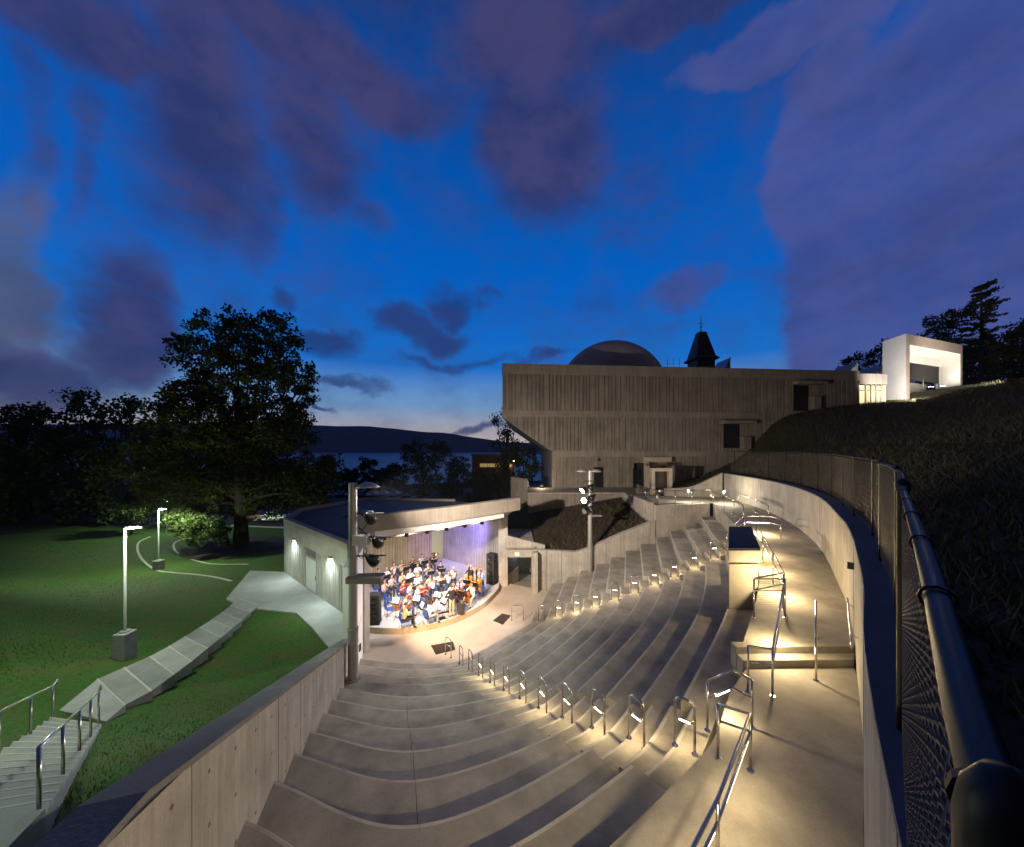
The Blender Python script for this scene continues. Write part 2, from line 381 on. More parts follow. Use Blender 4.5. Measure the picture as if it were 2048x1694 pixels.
CP = []   # terrain control points
def cp(x, y, z): CP.append((x, y, z))
for Y, z in ((-2, 5.6), (2, 5.5), (4, 5.2), (6, 4.6), (9, 3.4), (12, 2.3), (14, 1.86), (16, 1.84)): cp(wl(Y, .45)[0], Y, z)
cp(-6.2, 4.9, 4.7); cp(-7.3, 4.2, 4.9); cp(-10.0, 8.6, 3.1); cp(-11.5, 8.8, 3.1); cp(-13.2, 11.9, 2.7); cp(-16, 17.5, 1.85); cp(-13.4, 17.3, 1.84)
cp(-10.4, 16.6, 1.84); cp(-14.65, 22.6, 1.82); cp(-17.5, 23, 1.8); cp(-10.5, 18.2, 1.84); cp(-14.9, 10.2, 3.6); cp(-22, 6, 5.5); cp(-30, 3, 7); cp(-25.4, 25.1, 1.1); cp(-25.3, 32.7, .8)
cp(-37, 38, .8); cp(-55, 38, 1.6); cp(-45, 20, 2.6); cp(-70, 25, 3); cp(-16, 30, .9); cp(-17, 40, .1); cp(-30, 46, 0); cp(-10, 36, .4); cp(-14, 50, -.2); cp(-40, 60, -.6); cp(0, 60, -.8); cp(-70, 60, 0)
cp(-5, 32.5, 1.0); cp(-.4, 31, 2.1); cp(1.6, 30.2, 3.1); cp(1.5, 25, 2.55); cp(4.9, 24.9, 2.5); cp(6.4, 24.9, 3.05); cp(8.3, 25, 3.85); cp(10.2, 25.3, 4.55)
cp(1.5, 31.4, 3.9); cp(4.5, 31.4, 4.4); cp(7.5, 31.4, 5.0); cp(10.5, 31, 5.35); cp(1, 34, 4.6); cp(-1.5, 36, 2.4); cp(1, 40, 2.4); cp(-3, 44, 0); cp(10, 40, 4.5); cp(6, 60, 0); cp(20, 60, 4)
for p in WALLR[8::5]:
    q = p + .55*np.array((.75, -.66)); cp(q[0], q[1], 7.45 if q[1] < 24 else 7.3)
cp(18.6, 31, 7.2); cp(14, 33, 6.0); cp(18, 35, 6.6); cp(22, 34, 8.0); cp(25, 37, 9.4); cp(28.2, 37.2, 12.7); cp(33, 37.6, 14.0); cp(38, 37.6, 14.6); cp(44, 37.5, 15.1); cp(50, 39, 16.8); cp(53, 37, 17.0); cp(62, 37, 18.4)
cp(26, 30, 9.9); cp(33, 31, 12.4); cp(42, 30, 14.6); cp(20, 20, 9.0); cp(28, 20, 11.5); cp(40, 20, 15); cp(55, 25, 18); cp(14, 10, 8.9); cp(22, 10, 11.5); cp(8, 4, 8.4); cp(14, 0, 10.4); cp(4, -4, 8.0); cp(30, 3, 14.5); cp(50, 8, 18); cp(60, 50, 17); cp(45, 50, 15.5); cp(30, 50, 11); cp(90, 40, 21); cp(90, 0, 24); cp(75, 70, 16)
for x in (-220, -110, 0, 110, 220):
    cp(x, 110, -2.5 if x < 60 else 4); cp(x, 170, -8); cp(x, 260, -20); cp(x, 360, -36); cp(x, 480, -40)
cp(-130, 40, 3); cp(-150, -15, 9); cp(150, 30, 22); cp(220, -15, 24); cp(-220, 30, 6); cp(-60, -15, 9); cp(-25, -12, 7.5); cp(0, -15, 7.6)
_c = np.array(CP, float); _n = len(_c)
def _phi(r2): return np.where(r2 > 1e-12, .5*r2*np.log(np.maximum(r2, 1e-12)), 0)
_K = np.zeros((_n+3, _n+3)); _d = _c[:, None, :2]-_c[None, :, :2]; _K[:_n, :_n] = _phi((_d**2).sum(2)/400.) + np.eye(_n)*.002
_K[:_n, _n] = 1; _K[:_n, _n+1:] = _c[:, :2]/20; _K[_n:, :_n] = _K[:_n, _n:].T
_w = np.linalg.solve(_K, np.concatenate([_c[:, 2], [0, 0, 0]]))
def ground_many(xy):
    xy = np.asarray(xy, float); out = np.empty(len(xy))
    for i in range(0, len(xy), 4000):
        q = xy[i:i+4000]; d = q[:, None, :]-_c[None, :, :2]
        out[i:i+4000] = _phi((d**2).sum(2)/400.) @ _w[:_n] + _w[_n] + q @ _w[_n+1:]/20
    return out
def ground(x, y): return float(ground_many([(x, y)])[0])

FASC_L, FASC_R = np.array((-7.24, 17.0)), np.array((.55, 23.3))
STG = dict(F=(-7.72, 16.6), A=(-14.65, 22.6), B=(-15.9, 26.3), C=(-13.3, 31.7), D=(-5.0, 31.0), E=(-.35, 28.0))
hole = [tuple(wl(y, .22)) for y in (-1.6, 2, 4, 6, 8, 10, 12, 14, 16.4)] + [STG['F'], STG['A'], STG['B'], STG['C'], STG['D'], (-.4, 30.2), (1.75, 30.2), (1.75, 24.6)]
hole += [(x, fwall_y(x)+.18) for x in (3, 4.5, 6, 7.5, 9, 10.1)] + [(10.25, 30.6), (14, 30.3), (17.9, 29.7)]
wr = offset_line(WALLR, -.28)
hole += [tuple(p) for p in reversed(wr[2:-1])]
mulch = [(1.75, 24.6)] + [(x, fwall_y(x)+.18) for x in (3, 4.5, 6, 7.5, 9, 10.1)] + [(10.25, 30.6), (10.3, 31.6), (1.5, 31.6), (1.75, 30.2)]
lot = [(-75, 41.5), (-34, 42.5), (-15.5, 41), (-9, 38), (-3, 40), (-4, 46), (2, 60), (30, 75), (30, 125), (-75, 125)]
def inside(p, poly):
    x, y = p; c = False; n = len(poly); j = n-1
    for i in range(n):
        xi, yi = poly[i]; xj, yj = poly[j]
        if (yi > y) != (yj > y) and x < (xj-xi)*(y-yi)/(yj-yi)+xi: c = not c
        j = i
    return c
def inside_many(P_, poly):
    x, y = P_[:, 0], P_[:, 1]; c = np.zeros(len(P_), bool); n = len(poly); j = n-1
    for i in range(n):
        xi, yi = poly[i]; xj, yj = poly[j]
        if yi != yj: c ^= ((yi > y) != (yj > y)) & (x < (xj-xi)*(y-yi)/(yj-yi)+xi)
        j = i
    return c
def build_terrain():
    pts = []
    for x in np.arange(-62, 64, 1.5):
        for y in np.arange(-14, 52, 1.5): pts.append((x+random.uniform(-.2, .2), y+random.uniform(-.2, .2)))
    for x in np.arange(-240, 241, 12.0):
        for y in np.arange(-20, 481, 12.0):
            if not (-62 < x < 64 and -14 < y < 52): pts.append((x, y))
    pts = [p for p in pts if not inside(p, hole)]
    edges = []
    def ring(poly):
        b = len(pts); n = len(poly)
        for p in poly: pts.append(p)
        for i in range(n): edges.append((b+i, b+(i+1) % n))
    ring(hole); ring(mulch); ring(lot)
    r = delaunay_2d_cdt([Vector(p) for p in pts], edges, [], 0, 1e-4)
    V = np.array([(v.x, v.y) for v in r[0]]); Z = ground_many(V); Fc = [tuple(f) for f in r[2]]
    groups = {'lawn': [], 'hillside': [], 'mulch_bed': [], 'parking_lot': [], 'woodland_ground': []}
    for f in Fc:
        c = V[list(f)].mean(0)
        if inside(c, hole): continue
        if inside(c, mulch): g = 'mulch_bed'
        elif inside(c, lot): g = 'parking_lot'
        elif c[0] > 2 + .0*c[1] and c[1] < 60: g = 'hillside' if c[1] < 34 or c[0] > 18 else 'lawn'
        elif -48 < c[0] < 6 and c[1] < 44: g = 'lawn'
        elif c[1] < 3 and c[0] > -4: g = 'hillside'
        else: g = 'woodland_ground'
        groups[g].append(f)
    mats = dict(lawn=G_LAWN, hillside=G_HILL, mulch_bed=G_MULCH, parking_lot=G_LOT, woodland_ground=G_WOOD)
    for g, fs in groups.items():
        used = sorted({i for f in fs for i in f}); ix = {k: i for i, k in enumerate(used)}
        me = bpy.data.meshes.new(g); me.from_pydata([(V[k][0], V[k][1], Z[k]) for k in used], [], [tuple(ix[k] for k in f) for f in fs])
        me.materials.append(mats[g]); me.polygons.foreach_set('use_smooth', [True]*len(me.polygons)); me.update()
        o = bpy.data.objects.new(g, me); COL.objects.link(o); tag(o, kind='structure')
        # all faces up
        bm = bmesh.new(); bm.from_mesh(me)
        for f in bm.faces:
            if f.normal.z < 0: f.normal_flip()
        bm.to_mesh(me); bm.free()
build_terrain()

# river and the far shore
m_w = mat('river_water', (.18, .24, .32), .45, spec=.7, bump=.1, bscale=.2)
mb = MB(); mb.face([(-5000, 300, -30), (5000, 300, -30), (5000, 3300, -30), (-5000, 3300, -30)])
tag(mb.build('river', m_w), kind='structure')
m_far = mat('far_woods', (.05, .06, .075), .95, noise=.01, dark=.6)
mb = MB(); rs = random.Random(3); N = 220
prof = [(-2000, 855), (-600, 852), (300, 848), (560, 849), (640, 850), (700, 852), (760, 855), (820, 859), (900, 868), (960, 876), (1010, 884), (1100, 888), (1600, 888), (4000, 888)]
rows = [[], [], []]
for i in range(N+1):
    px = -1600 + i*5200/N; py = np.interp(px, [p[0] for p in prof], [p[1] for p in prof]) + rs.uniform(-1.4, 1.4) + rs.uniform(-.8, .8)
    t = PY(px, py, 2950); rows[1].append(tuple(t)); b = PY(px, 905, 2800); rows[0].append((b.x, b.y, -31)); rows[2].append((t.x, 3600, t.z*.8))
mb.quadstrip(rows[0], rows[1]); mb.quadstrip(rows[1], rows[2])
tag(mb.build('far_shore_hills', m_far), kind='structure')
# ------------------------------------------------------------------ seating bowl
seat = thing('amphitheatre_seating', 'curved grey concrete bench tiers rising from the stage in three blocks', 'seating', (0, 0, 0))
NOSE = mat('trowelled_lit_nosing', (.47, .445, .405), .75, noise=3, dark=.72)  # pale trowelled edge; lamplight along the step edges is also put into this colour
def strip_solid(name, ca, cb, z, zb, mtl, parent, e=.022):
    """a tread at height z between the plan curves ca (front, with a riser down to zb) and cb (back)"""
    mb = MB(); n = len(ca)
    A = [(p[0], p[1], z) for p in ca]; B = [(p[0], p[1], z) for p in cb]
    A1 = [(p[0]+(q[0]-p[0])*e/max(.02, math.hypot(q[0]-p[0], q[1]-p[1])), p[1]+(q[1]-p[1])*e/max(.02, math.hypot(q[0]-p[0], q[1]-p[1])), z) for p, q in zip(ca, cb)]
    A2 = [(p[0], p[1], z-e) for p in ca]; A0 = [(p[0], p[1], zb) for p in ca]; B0 = [(p[0], p[1], zb) for p in cb]
    w_ = e+.05; A3 = [(p[0]+(q[0]-p[0])*w_/max(.1, math.hypot(q[0]-p[0], q[1]-p[1])), p[1]+(q[1]-p[1])*w_/max(.1, math.hypot(q[0]-p[0], q[1]-p[1])), z) for p, q in zip(ca, cb)]
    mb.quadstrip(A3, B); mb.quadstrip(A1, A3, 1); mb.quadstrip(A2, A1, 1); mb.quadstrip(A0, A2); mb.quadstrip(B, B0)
    mb.face([A0[0], A2[0], A1[0], A3[0], B[0], B0[0]]); mb.face([A0[-1], B0[-1], B[-1], A3[-1], A1[-1], A2[-1]])
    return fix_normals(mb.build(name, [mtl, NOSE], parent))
SEC = {'left': (0, NS), 'left2': (NS, 2*NS), 'middle': (3*NS, 4*NS), 'middle2': (4*NS, 5*NS), 'far': (6*NS, 7*NS)}
curves = {n: row_curve(n) for n in range(2, 14)}
def lap(n, m=.02):                                             # the back of each tread runs a little under the riser behind
    return row_curve(n+1+m) if n < 12 else [c for c in curves[13]]
for n in range(2, 13):
    back = row_curve(min(13, n+1.02)) if n < 12 else curves[13]
    for sname, (i0, i1) in SEC.items():
        ca_, cb_ = list(curves[n][i0:i1+1]), list(back[i0:i1+1])
        if sname.endswith('2'):                                # a narrow pour joint between neighbouring lengths
            for l_ in (ca_, cb_): v_ = l_[1]-l_[0]; l_[0] = l_[0]+v_/np.linalg.norm(v_)*.009
        strip_solid('seat_tier', ca_, cb_, ZROW[n], ZROW[n]-.62, CONC, seat)
# aisle steps: two to a row, set a quarter of a row back so the bench ends show
for i0, i1 in ((2*NS, 3*NS), (5*NS, 6*NS)):
    k = 0
    for n in range(2, 13):
        for s0, z in ((n-.25, ZROW[n]-.2175), (n+.25, ZROW[n])):
            if n == 2 and s0 < 2:
                base = row_curve(2); nx = row_curve(3); ca = [p-(q-p)*.25 for p, q in zip(base, nx)]
            else: ca = row_curve(s0)
            cb = row_curve(min(13, s0+.52))
            sl = slice(i0, i1+1, 3)
            strip_solid('aisle_step', ca[sl], cb[sl], z+.003, z-.5, CONC, seat, .03)

# walkway slab: from the top nosing to the foot of the curved wall
up = row_curve(13)
YSTEP = 7.55
def walk():
    wallpts = WALLR
    # nearer, lower part
    inner = [p for p in up[:3*NS+1]] + [np.array((4.9, 7.35))]
    poly = [tuple(p) for p in inner] + [(7.25, 7.42)]
    lowwall = [tuple(p) for p in wallpts if -1.2 < p[1] < 7.3]
    poly += list(reversed(lowwall)) + [tuple(wl(-1.0)), tuple(wl(1.0)), tuple(wl(2.5))]
    mb = MB(); n = len(poly)
    tris = delaunay_2d_cdt([Vector(p) for p in poly], [(i, (i+1) % n) for i in range(n)], [], 1, 1e-5)
    vs = [(v.x, v.y, ZW) for v in tris[0]]
    for f in tris[2]: mb.face([vs[i] for i in f])
    for i in range(len(up[:3*NS+1])-1):
        a, b = up[i], up[i+1]; mb.face([(a[0], a[1], ZW-.7), (b[0], b[1], ZW-.7), (b[0], b[1], ZW), (a[0], a[1], ZW)])
    o = fix_normals(mb.build('walkway', CONC)); tag(o, kind='structure')
    # farther, upper part, ramping gently to the platform
    inner2 = [np.array((4.95, 7.86))] + [p for p in up[3*NS+3:]]
    wall2 = [p for p in wallpts if p[1] > 7.9]
    poly = [tuple(p) for p in inner2] + [(13.6, 26.2), (10.3, 26.0), (10.3, 30.4), (17.6, 29.3)] + [tuple(p) for p in reversed(wall2)] + [(7.7, 7.86)]
    def zz(x, y): return ZU + (ZPL-ZU)*min(1, max(0, (y-15)/9))
    n = len(poly); tris = delaunay_2d_cdt([Vector(p) for p in poly], [(i, (i+1) % n) for i in range(n)], [], 1, 1e-5)
    mb = MB(); vs = [(v.x, v.y, zz(v.x, v.y)) for v in tris[0]]
    for f in tris[2]: mb.face([vs[i] for i in f])
    for i in range(len(inner2)-1):
        a, b = inner2[i], inner2[i+1]
        mb.face([(a[0], a[1], zz(*a)-1), (b[0], b[1], zz(*b)-1), (b[0], b[1], zz(*b)), (a[0], a[1], zz(*a))])
    o = fix_normals(mb.build('walkway', CONC)); tag(o, kind='structure')
walk()
st = thing('walkway_steps', 'two low concrete steps across the upper walkway beside the curved wall', 'steps')
for k, (y, y2) in enumerate(((7.42, 7.70), (7.66, 7.875))):
    mb = MB(); z = ZW + .15*(k+1) - .002
    mb.prism([(4.9, y), (7.28+.24*k, y+.03), (7.28+.24*k+y2-y, y2), (4.92, y2)], ZW-.2, z)
    fix_normals(mb.build('step', CONC, st, bevel=.012))
# ------------------------------------------------------------------ orchestra floor
mb = MB(); poly = [(-8.2, 16.2), (-7.0, 15.2)] + [tuple(p) for p in row_curve(2.3)[2:-2]] + [(2.2, 24.2), (-.2, 25.5), (-9, 25)]
n = len(poly); t = delaunay_2d_cdt([Vector(p) for p in poly], [(i, (i+1) % n) for i in range(n)], [], 1, 1e-5)
for f in t[2]: mb.face([(t[0][i].x, t[0][i].y, 0) for i in f])
ORCH = mat('orchestra_concrete', (.47, .42, .37), .8, noise=.8, dark=.82, bump=.15, bscale=35, grain=.08)
o = fix_normals(mb.build('orchestra_floor', ORCH)); tag(o, kind='structure')

# ------------------------------------------------------------------ panelled concrete walls
def ties(mb, a, b, z0, z1, nrm, off):
    """form-tie holes on a panel from a to b"""
    L = math.hypot(b[0]-a[0], b[1]-a[1])
    if L < .5: return
    for fx in (.25, .75):
        x, y = a[0]+(b[0]-a[0])*fx, a[1]+(b[1]-a[1])*fx
        zb = z0[0]+(z0[1]-z0[0])*fx; zt = z1[0]+(z1[1]-z1[0])*fx; z = zt-.3
        while z > zb+.12:
            c = Vector((x, y, z)) + nrm*off; u = Vector((b[0]-a[0], b[1]-a[1], 0)).normalized(); r = .026
            mb.face([c + u*(r*math.cos(k*math.pi/4)) + Vector((0, 0, r*math.sin(k*math.pi/4))) for k in range(8)]); z -= .6
def panel_wall(root, line, zb, zt, thick, side, mtl, cope_mat, cope_over=.03, cope_t=.07, width=1.2, tie=True, joint=.018, cope_w=None):
    """line: plan polyline of the seen face; zb, zt: functions of arclength position (x, y); thick to the other side (side=+1 left of the line)"""
    pts = [np.array(p[:2]) for p in line]; s = [0]
    for i in range(1, len(pts)): s.append(s[-1]+np.linalg.norm(pts[i]-pts[i-1]))
    def at(d): return np.array((np.interp(d, s, [p[0] for p in pts]), np.interp(d, s, [p[1] for p in pts])))
    d = 0.0; hb = MB()
    while d < s[-1]-.05:
        e = min(d+width, s[-1]); a, b = at(d+joint/2), at(e-joint/2); t = (b-a)/np.linalg.norm(b-a); nr = np.array((-t[1], t[0]))*side
        jit = random.uniform(-.004, .004); a = a+nr*jit; b = b+nr*jit
        c, dd = b+nr*thick, a+nr*thick
        mb = MB(); q = [a, b, c, dd]
        mb.prism([tuple(p) for p in q], [zb(*a), zb(*b), zb(*b), zb(*a)], [zt(*a)-cope_t, zt(*b)-cope_t, zt(*b)-cope_t, zt(*a)-cope_t])
        fix_normals(mb.build('wall_panel', mtl, root))
        if tie: ties(hb, a, b, (zb(*a), zb(*b)), (zt(*a), zt(*b)), Vector((-nr[0], -nr[1], 0)), .004)
        d = e
    # recessed core behind the joints
    n = max(2, int(s[-1]/.6)); A = [at(s[-1]*i/n) for i in range(n+1)]; off = offset_line(A, side*.03); off2 = offset_line(A, side*(thick-.03))
    mb = MB(); mb.quadstrip([(p[0], p[1], zb(*p)) for p in off], [(p[0], p[1], zt(*p)-cope_t-.01) for p in off]); mb.quadstrip([(p[0], p[1], zb(*p)) for p in off2], [(p[0], p[1], zt(*p)-cope_t-.01) for p in off2])
    mb.build('wall_core', TIE, root)
    cw = cope_w or thick+cope_over
    i0 = offset_line(A, -side*cope_over); i1 = offset_line(A, side*cw)
    mb = MB(); z1 = [zt(*p) for p in A]
    mb.quadstrip([(p[0], p[1], z) for p, z in zip(i0, z1)], [(p[0], p[1], z) for p, z in zip(i1, z1)])
    mb.quadstrip([(p[0], p[1], z-cope_t) for p, z in zip(i0, z1)], [(p[0], p[1], z) for p, z in zip(i0, z1)])
    mb.quadstrip([(p[0], p[1], z-cope_t) for p, z in zip(i1, z1)], [(p[0], p[1], z) for p, z in zip(i1, z1)])
    mb.quadstrip([(p[0], p[1], z-cope_t) for p, z in zip(i0, z1)], [(p[0], p[1], z-cope_t) for p, z in zip(i1, z1)])
    for k in (0, -1):
        p, q, z = i0[k], i1[k], z1[k]; mb.face([(p[0], p[1], z-cope_t), (q[0], q[1], z-cope_t), (q[0], q[1], z), (p[0], p[1], z)])
    fix_normals(mb.build('coping', cope_mat, root))
    if hb.f: tag(hb.build('tie_holes', TIE, root), kind='stuff')

# left wall, sloping with the seats
lw = thing('retaining_wall', 'sloping panelled concrete wall between the left seating and the lawn', 'wall')
def lw_top(x, y): return 2.72 + .4265*(12.98-y) if y > 2.9 else 7.02 + .12*(2.9-y)
def lw_bot(x, y): return max(-.3, .3 + (15.9-y)*.40 - .9)
panel_wall(lw, [wl(y) for y in np.linspace(-1.2, 14.2, 12)], lw_bot, lw_top, .40, 1, CONCW, COPE, width=1.25)
# right curved wall
rw = thing('retaining_wall', 'tall curved concrete wall along the upper walkway under the fence', 'wall')
def rw_top(x, y): return ZCOP
panel_wall(rw, [p for p in WALLR if p[1] > -2.1], lambda x, y: ZW-.4, rw_top, .50, -1, CONCW, mat('wall_cap', (.15, .155, .165), .85, noise=1.5, dark=.75, grain=.12), width=1.22, tie=False, joint=.008, cope_over=.0, cope_t=.05)
# far end wall behind the platform, top falling to the left
fw = thing('parapet_wall', 'concrete wall behind the platform, its top falling towards the doorway', 'wall')
panel_wall(fw, [(17.75, 29.5), (15.4, 29.9), (13.2, 30.2)], lambda x, y: 5.2, lambda x, y: float(np.interp(x, [13.2, 15.4, 17.8], [6.35, 6.5, 7.78])), .35, -1, CONCW, CONCW, width=1.2, tie=False, cope_over=0)
# wall on the far side of the seats
farw = thing('retaining_wall', 'panelled concrete wall beyond the far seats holding the mulch slope', 'wall')
def fwt(x, y): return float(np.interp(x, [1.3, 2.0, 4.75, 5.3, 7.6, 10.2], [2.78, 2.76, 2.62, 2.85, 3.82, 4.72]))
xs = np.linspace(1.35, 10.2, 20)
panel_wall(farw, [(x, fwall_y(x)) for x in xs], lambda x, y: max(-.3, (x-3)*.35-1.2), fwt, .35, 1, CONCW, CONCW, width=1.05, cope_over=0, cope_t=.02)
plw = thing('platform_wall', 'concrete front wall of the platform above the top corner of the far seats', 'wall')
panel_wall(plw, [(x, fwall_y(x)+.02) for x in np.linspace(10.25, 14.6, 8)], lambda x, y: 3.0, lambda x, y: ZPL+.03, .35, 1, CONCW, CONCW, width=1.05, cope_over=0, cope_t=.03)
wing = thing('wing_wall', 'narrow sloping concrete wing wall between mulch slope and platform', 'wall')
panel_wall(wing, [(10.2, 25.15), (10.15, 31.2)], lambda x, y: 3.2, lambda x, y: 5.95, .3, 1, CONCW, CONCW, width=2.1, cope_over=0, tie=False)

# passage beside the stage
tn = thing('passage_entrance', 'concrete framed passage opening between stage and far seats', 'passage')
mb = MB(); mb.box((.55, 24.55, 2.52), (1.95, .5, .5)); fix_normals(mb.build('lintel', CONCW, tn, bevel=.015))
mb = MB(); mb.box((1.58, 24.1, 1.25), (.36, .6, 2.9)); fix_normals(mb.build('jamb', CONCW, tn, bevel=.015))
mb = MB(); mb.face([(-.3, 24.6, .004), (1.5, 24.6, .004), (1.6, 30, -.9), (-.3, 30, -.9)]); mb.build('ramp_floor', CONC, tn)
mb = MB(); mb.face([(1.62, 24.6, -1), (1.62, 30, -1), (1.62, 30, 2.9), (1.62, 24.6, 2.9)]); mb.face([(-.32, 30, -1), (1.62, 30, -1), (1.62, 30, 2.9), (-.32, 30, 2.9)]); mb.face([(-.32, 24.7, 2.79), (-.32, 30, 2.79), (1.62, 30, 2.79), (1.62, 24.7, 2.79)]); mb.build('passage_lining', CONCW, tn)
mb = MB(); mb.prism([(-.3, 25.2), (.5, 26.8), (.3, 29.9), (-.3, 29.9)], -.9, .75); fix_normals(mb.build('low_wall', CONC, tn))
mb = MB(); mb.prism([(-.35, 24.85), (2.35, 24.85), (2.35, 25.1), (-.35, 25.1)], 2.4, [3.65, 2.95, 2.95, 3.65]); fix_normals(mb.build('upper_wall', CONCW, tn, bevel=.01))
mb = MB(); mb.box((.35, 24.285, 2.5), (.32, .02, .24)); mb.build('sign_plate', mat('white_plate', (.75, .75, .74), .5), tn)
mb = MB(); mb.lathe([(0, -.03), (.06, -.03), (.07, 0), (.06, .03), (0, .03)], (.75, 29.8, 1.9), 10); mb.build('lamp_globe', COOL_LED, tn)
lamp('POINT', 'passage_light', (.75, 29.4, 1.9), 18, (.85, .95, 1), tn, size=.06)
# ------------------------------------------------------------------ stage house
def ribs(mb, a, b, z0, z1, depth=.05, seed=1, mi=0, avg=.16):
    """a board-ribbed face from a to b in plan (seen from the right of a->b): vertical ribs of uneven width"""
    rs = random.Random(seed); a = np.array(a[:2], float); b = np.array(b[:2], float); L = np.linalg.norm(b-a); t = (b-a)/L; nr = np.array((t[1], -t[0]))
    f0 = z0 if callable(z0) else (lambda d: z0); f1 = z1 if callable(z1) else (lambda d: z1)
    d = 0; prof = [(0, 0)]
    while d < L-.05:
        w = rs.choice((.55, .8, 1, 1, 1.3, 1.7))*avg; g = rs.uniform(.25, .5)*avg; dp = depth*rs.uniform(.6, 1.1)
        if d+w+g > L: break
        prof += [(d+g*.5, 0), (d+g*.7, dp), (d+g*.7+w, dp), (d+g*.9+w, 0)]; d += w+g
    prof.append((L, 0))
    lo = []; hi = []
    for s, o in prof:
        p = a+t*s+nr*o; lo.append((p[0], p[1], f0(s))); hi.append((p[0], p[1], f1(s)))
    mb.quadstrip(lo, hi, mi)
CONCS = mat('stage_concrete', (.42, .40, .37), .85, noise=1.2, dark=.75, bump=.2, bscale=25, grain=.1)
sh = thing('stage_house', 'low concrete stage house with a canopy over the orchestra', 'building')
Fp, Ap, Bp, Cp, Dp, Ep = (np.array(STG[k]) for k in 'FABCDE')
ZR = 5.15
# outer side wall facing the lawn: plain band above, ribs below, door between
def seg(a, b, t): return a+(b-a)*t
LWD = Fp-Ap; LL = np.linalg.norm(LWD); nrm = np.array((LWD[1], -LWD[0]))/LL      # faces the lawn
for a_, b_, z_, s in ((seg(Ap, Fp, 0), seg(Ap, Fp, .36), 1.7, 11), (seg(Ap, Fp, .60), Fp, 1.7, 12), (Bp, Ap, 1.2, 14), (Cp, Bp, 0, 15)):
    mb = MB(); ribs(mb, a_, b_, z_, 4.2, .07, s, avg=.22); mb.build('ribbed_wall', CONCS, sh)
mb = MB()
for a, b in ((Ap, Fp), (Bp, Ap), (Cp, Bp), (Dp, Cp)):
    t = (b-a)/np.linalg.norm(b-a); nr = np.array((t[1], -t[0])); q = [a+nr*.08, b+nr*.08, b-nr*.2, a-nr*.2]
    mb.prism([tuple(p) for p in q], 4.2, ZR+.06)
fix_normals(mb.build('wall_band', CONCS, sh))
mb = MB(); dA, dB = seg(Ap, Fp, .36), seg(Ap, Fp, .60)
for a, b in ((dA, seg(dA, dB, .12)), (seg(dA, dB, .88), dB)):
    mb.prism([tuple(p) for p in (a+nrm*.06, b+nrm*.06, b-nrm*.2, a-nrm*.2)], 1.6, 4.2)
fix_normals(mb.build('door_jamb', CONCS, sh))
d0, d1 = seg(dA, dB, .12), seg(dA, dB, .88)
mb = MB(); mb.prism([tuple(p) for p in (d0-nrm*.02, d1-nrm*.02, d1-nrm*.08, d0-nrm*.08)], 1.75, 3.62)
door = fix_normals(mb.build('door', mat('white_door', (.72, .74, .76), .5), sh))
mb = MB(); mb.box(tuple(seg(d0, d1, .92)+nrm*.01)+(2.7,), (.05, .05, .25)); mb.build('handle', DARKM, door)
for k in range(3):
    a, b = seg(d0, d1, k/3+.02), seg(d0, d1, (k+1)/3-.02); mb = MB(); mb.prism([tuple(p) for p in (a-nrm*.03, b-nrm*.03, b-nrm*.06, a-nrm*.06)], 3.72, 4.16); fix_normals(mb.build('transom_pane', mat('grey_glass', (.16, .18, .21), .2, spec=.7), sh))
mb = MB(); mb.prism([tuple(p) for p in (d0-nrm*.0, d1-nrm*.0, d1-nrm*.07, d0-nrm*.07)], 3.62, 3.72); fix_normals(mb.build('transom_bar', GREYM, sh))
# roof deck with parapet
fl = smooth_line([FASC_L, (-3.35, 19.75), FASC_R], 8); fb = offset_line(fl, .45); fc = offset_line(fl, 1.7); fc[0] = np.array((-8.4, 18.4))
rp = [Fp, Ap, Bp, Cp, Dp, Ep] + [np.array(p) for p in reversed(fc)]
ROOF = mat('roof_membrane', (.14, .125, .13), .7, noise=.5, dark=.6, bump=.2, bscale=8)
mb = MB(); n = len(rp); t = delaunay_2d_cdt([Vector(p) for p in rp], [(i, (i+1) % n) for i in range(n)], [], 1, 1e-5)
for f in t[2]: mb.face([(t[0][i].x, t[0][i].y, ZR) for i in f]); mb.face([(t[0][i].x, t[0][i].y, ZR-.25) for i in f])
roof = mb.build('roof', ROOF, sh)
mb = MB()
for a, b in ((Fp, Ap), (Ap, Bp), (Bp, Cp), (Cp, Dp)):
    t_ = (b-a)/np.linalg.norm(b-a); nr = np.array((t_[1], -t_[0])); mb.prism([tuple(p) for p in (a-nr*.1, b-nr*.1, b+nr*.22, a+nr*.22)], ZR-.1, ZR+.2)
fix_normals(mb.build('parapet', mat('parapet_cap', (.36, .31, .28), .8, noise=1, dark=.8), roof))
mb = MB(); mb.box((-11.2, 24.2, ZR+.06), (.8, .4, .1), .4); mb.build('roof_drain', DARKM, roof)
mb = MB(); mb.tube([(-9.5, 22, ZR), (-9.5, 22, ZR+.75)], .04, 8); mb.build('vent_pipe', GREYM, roof)
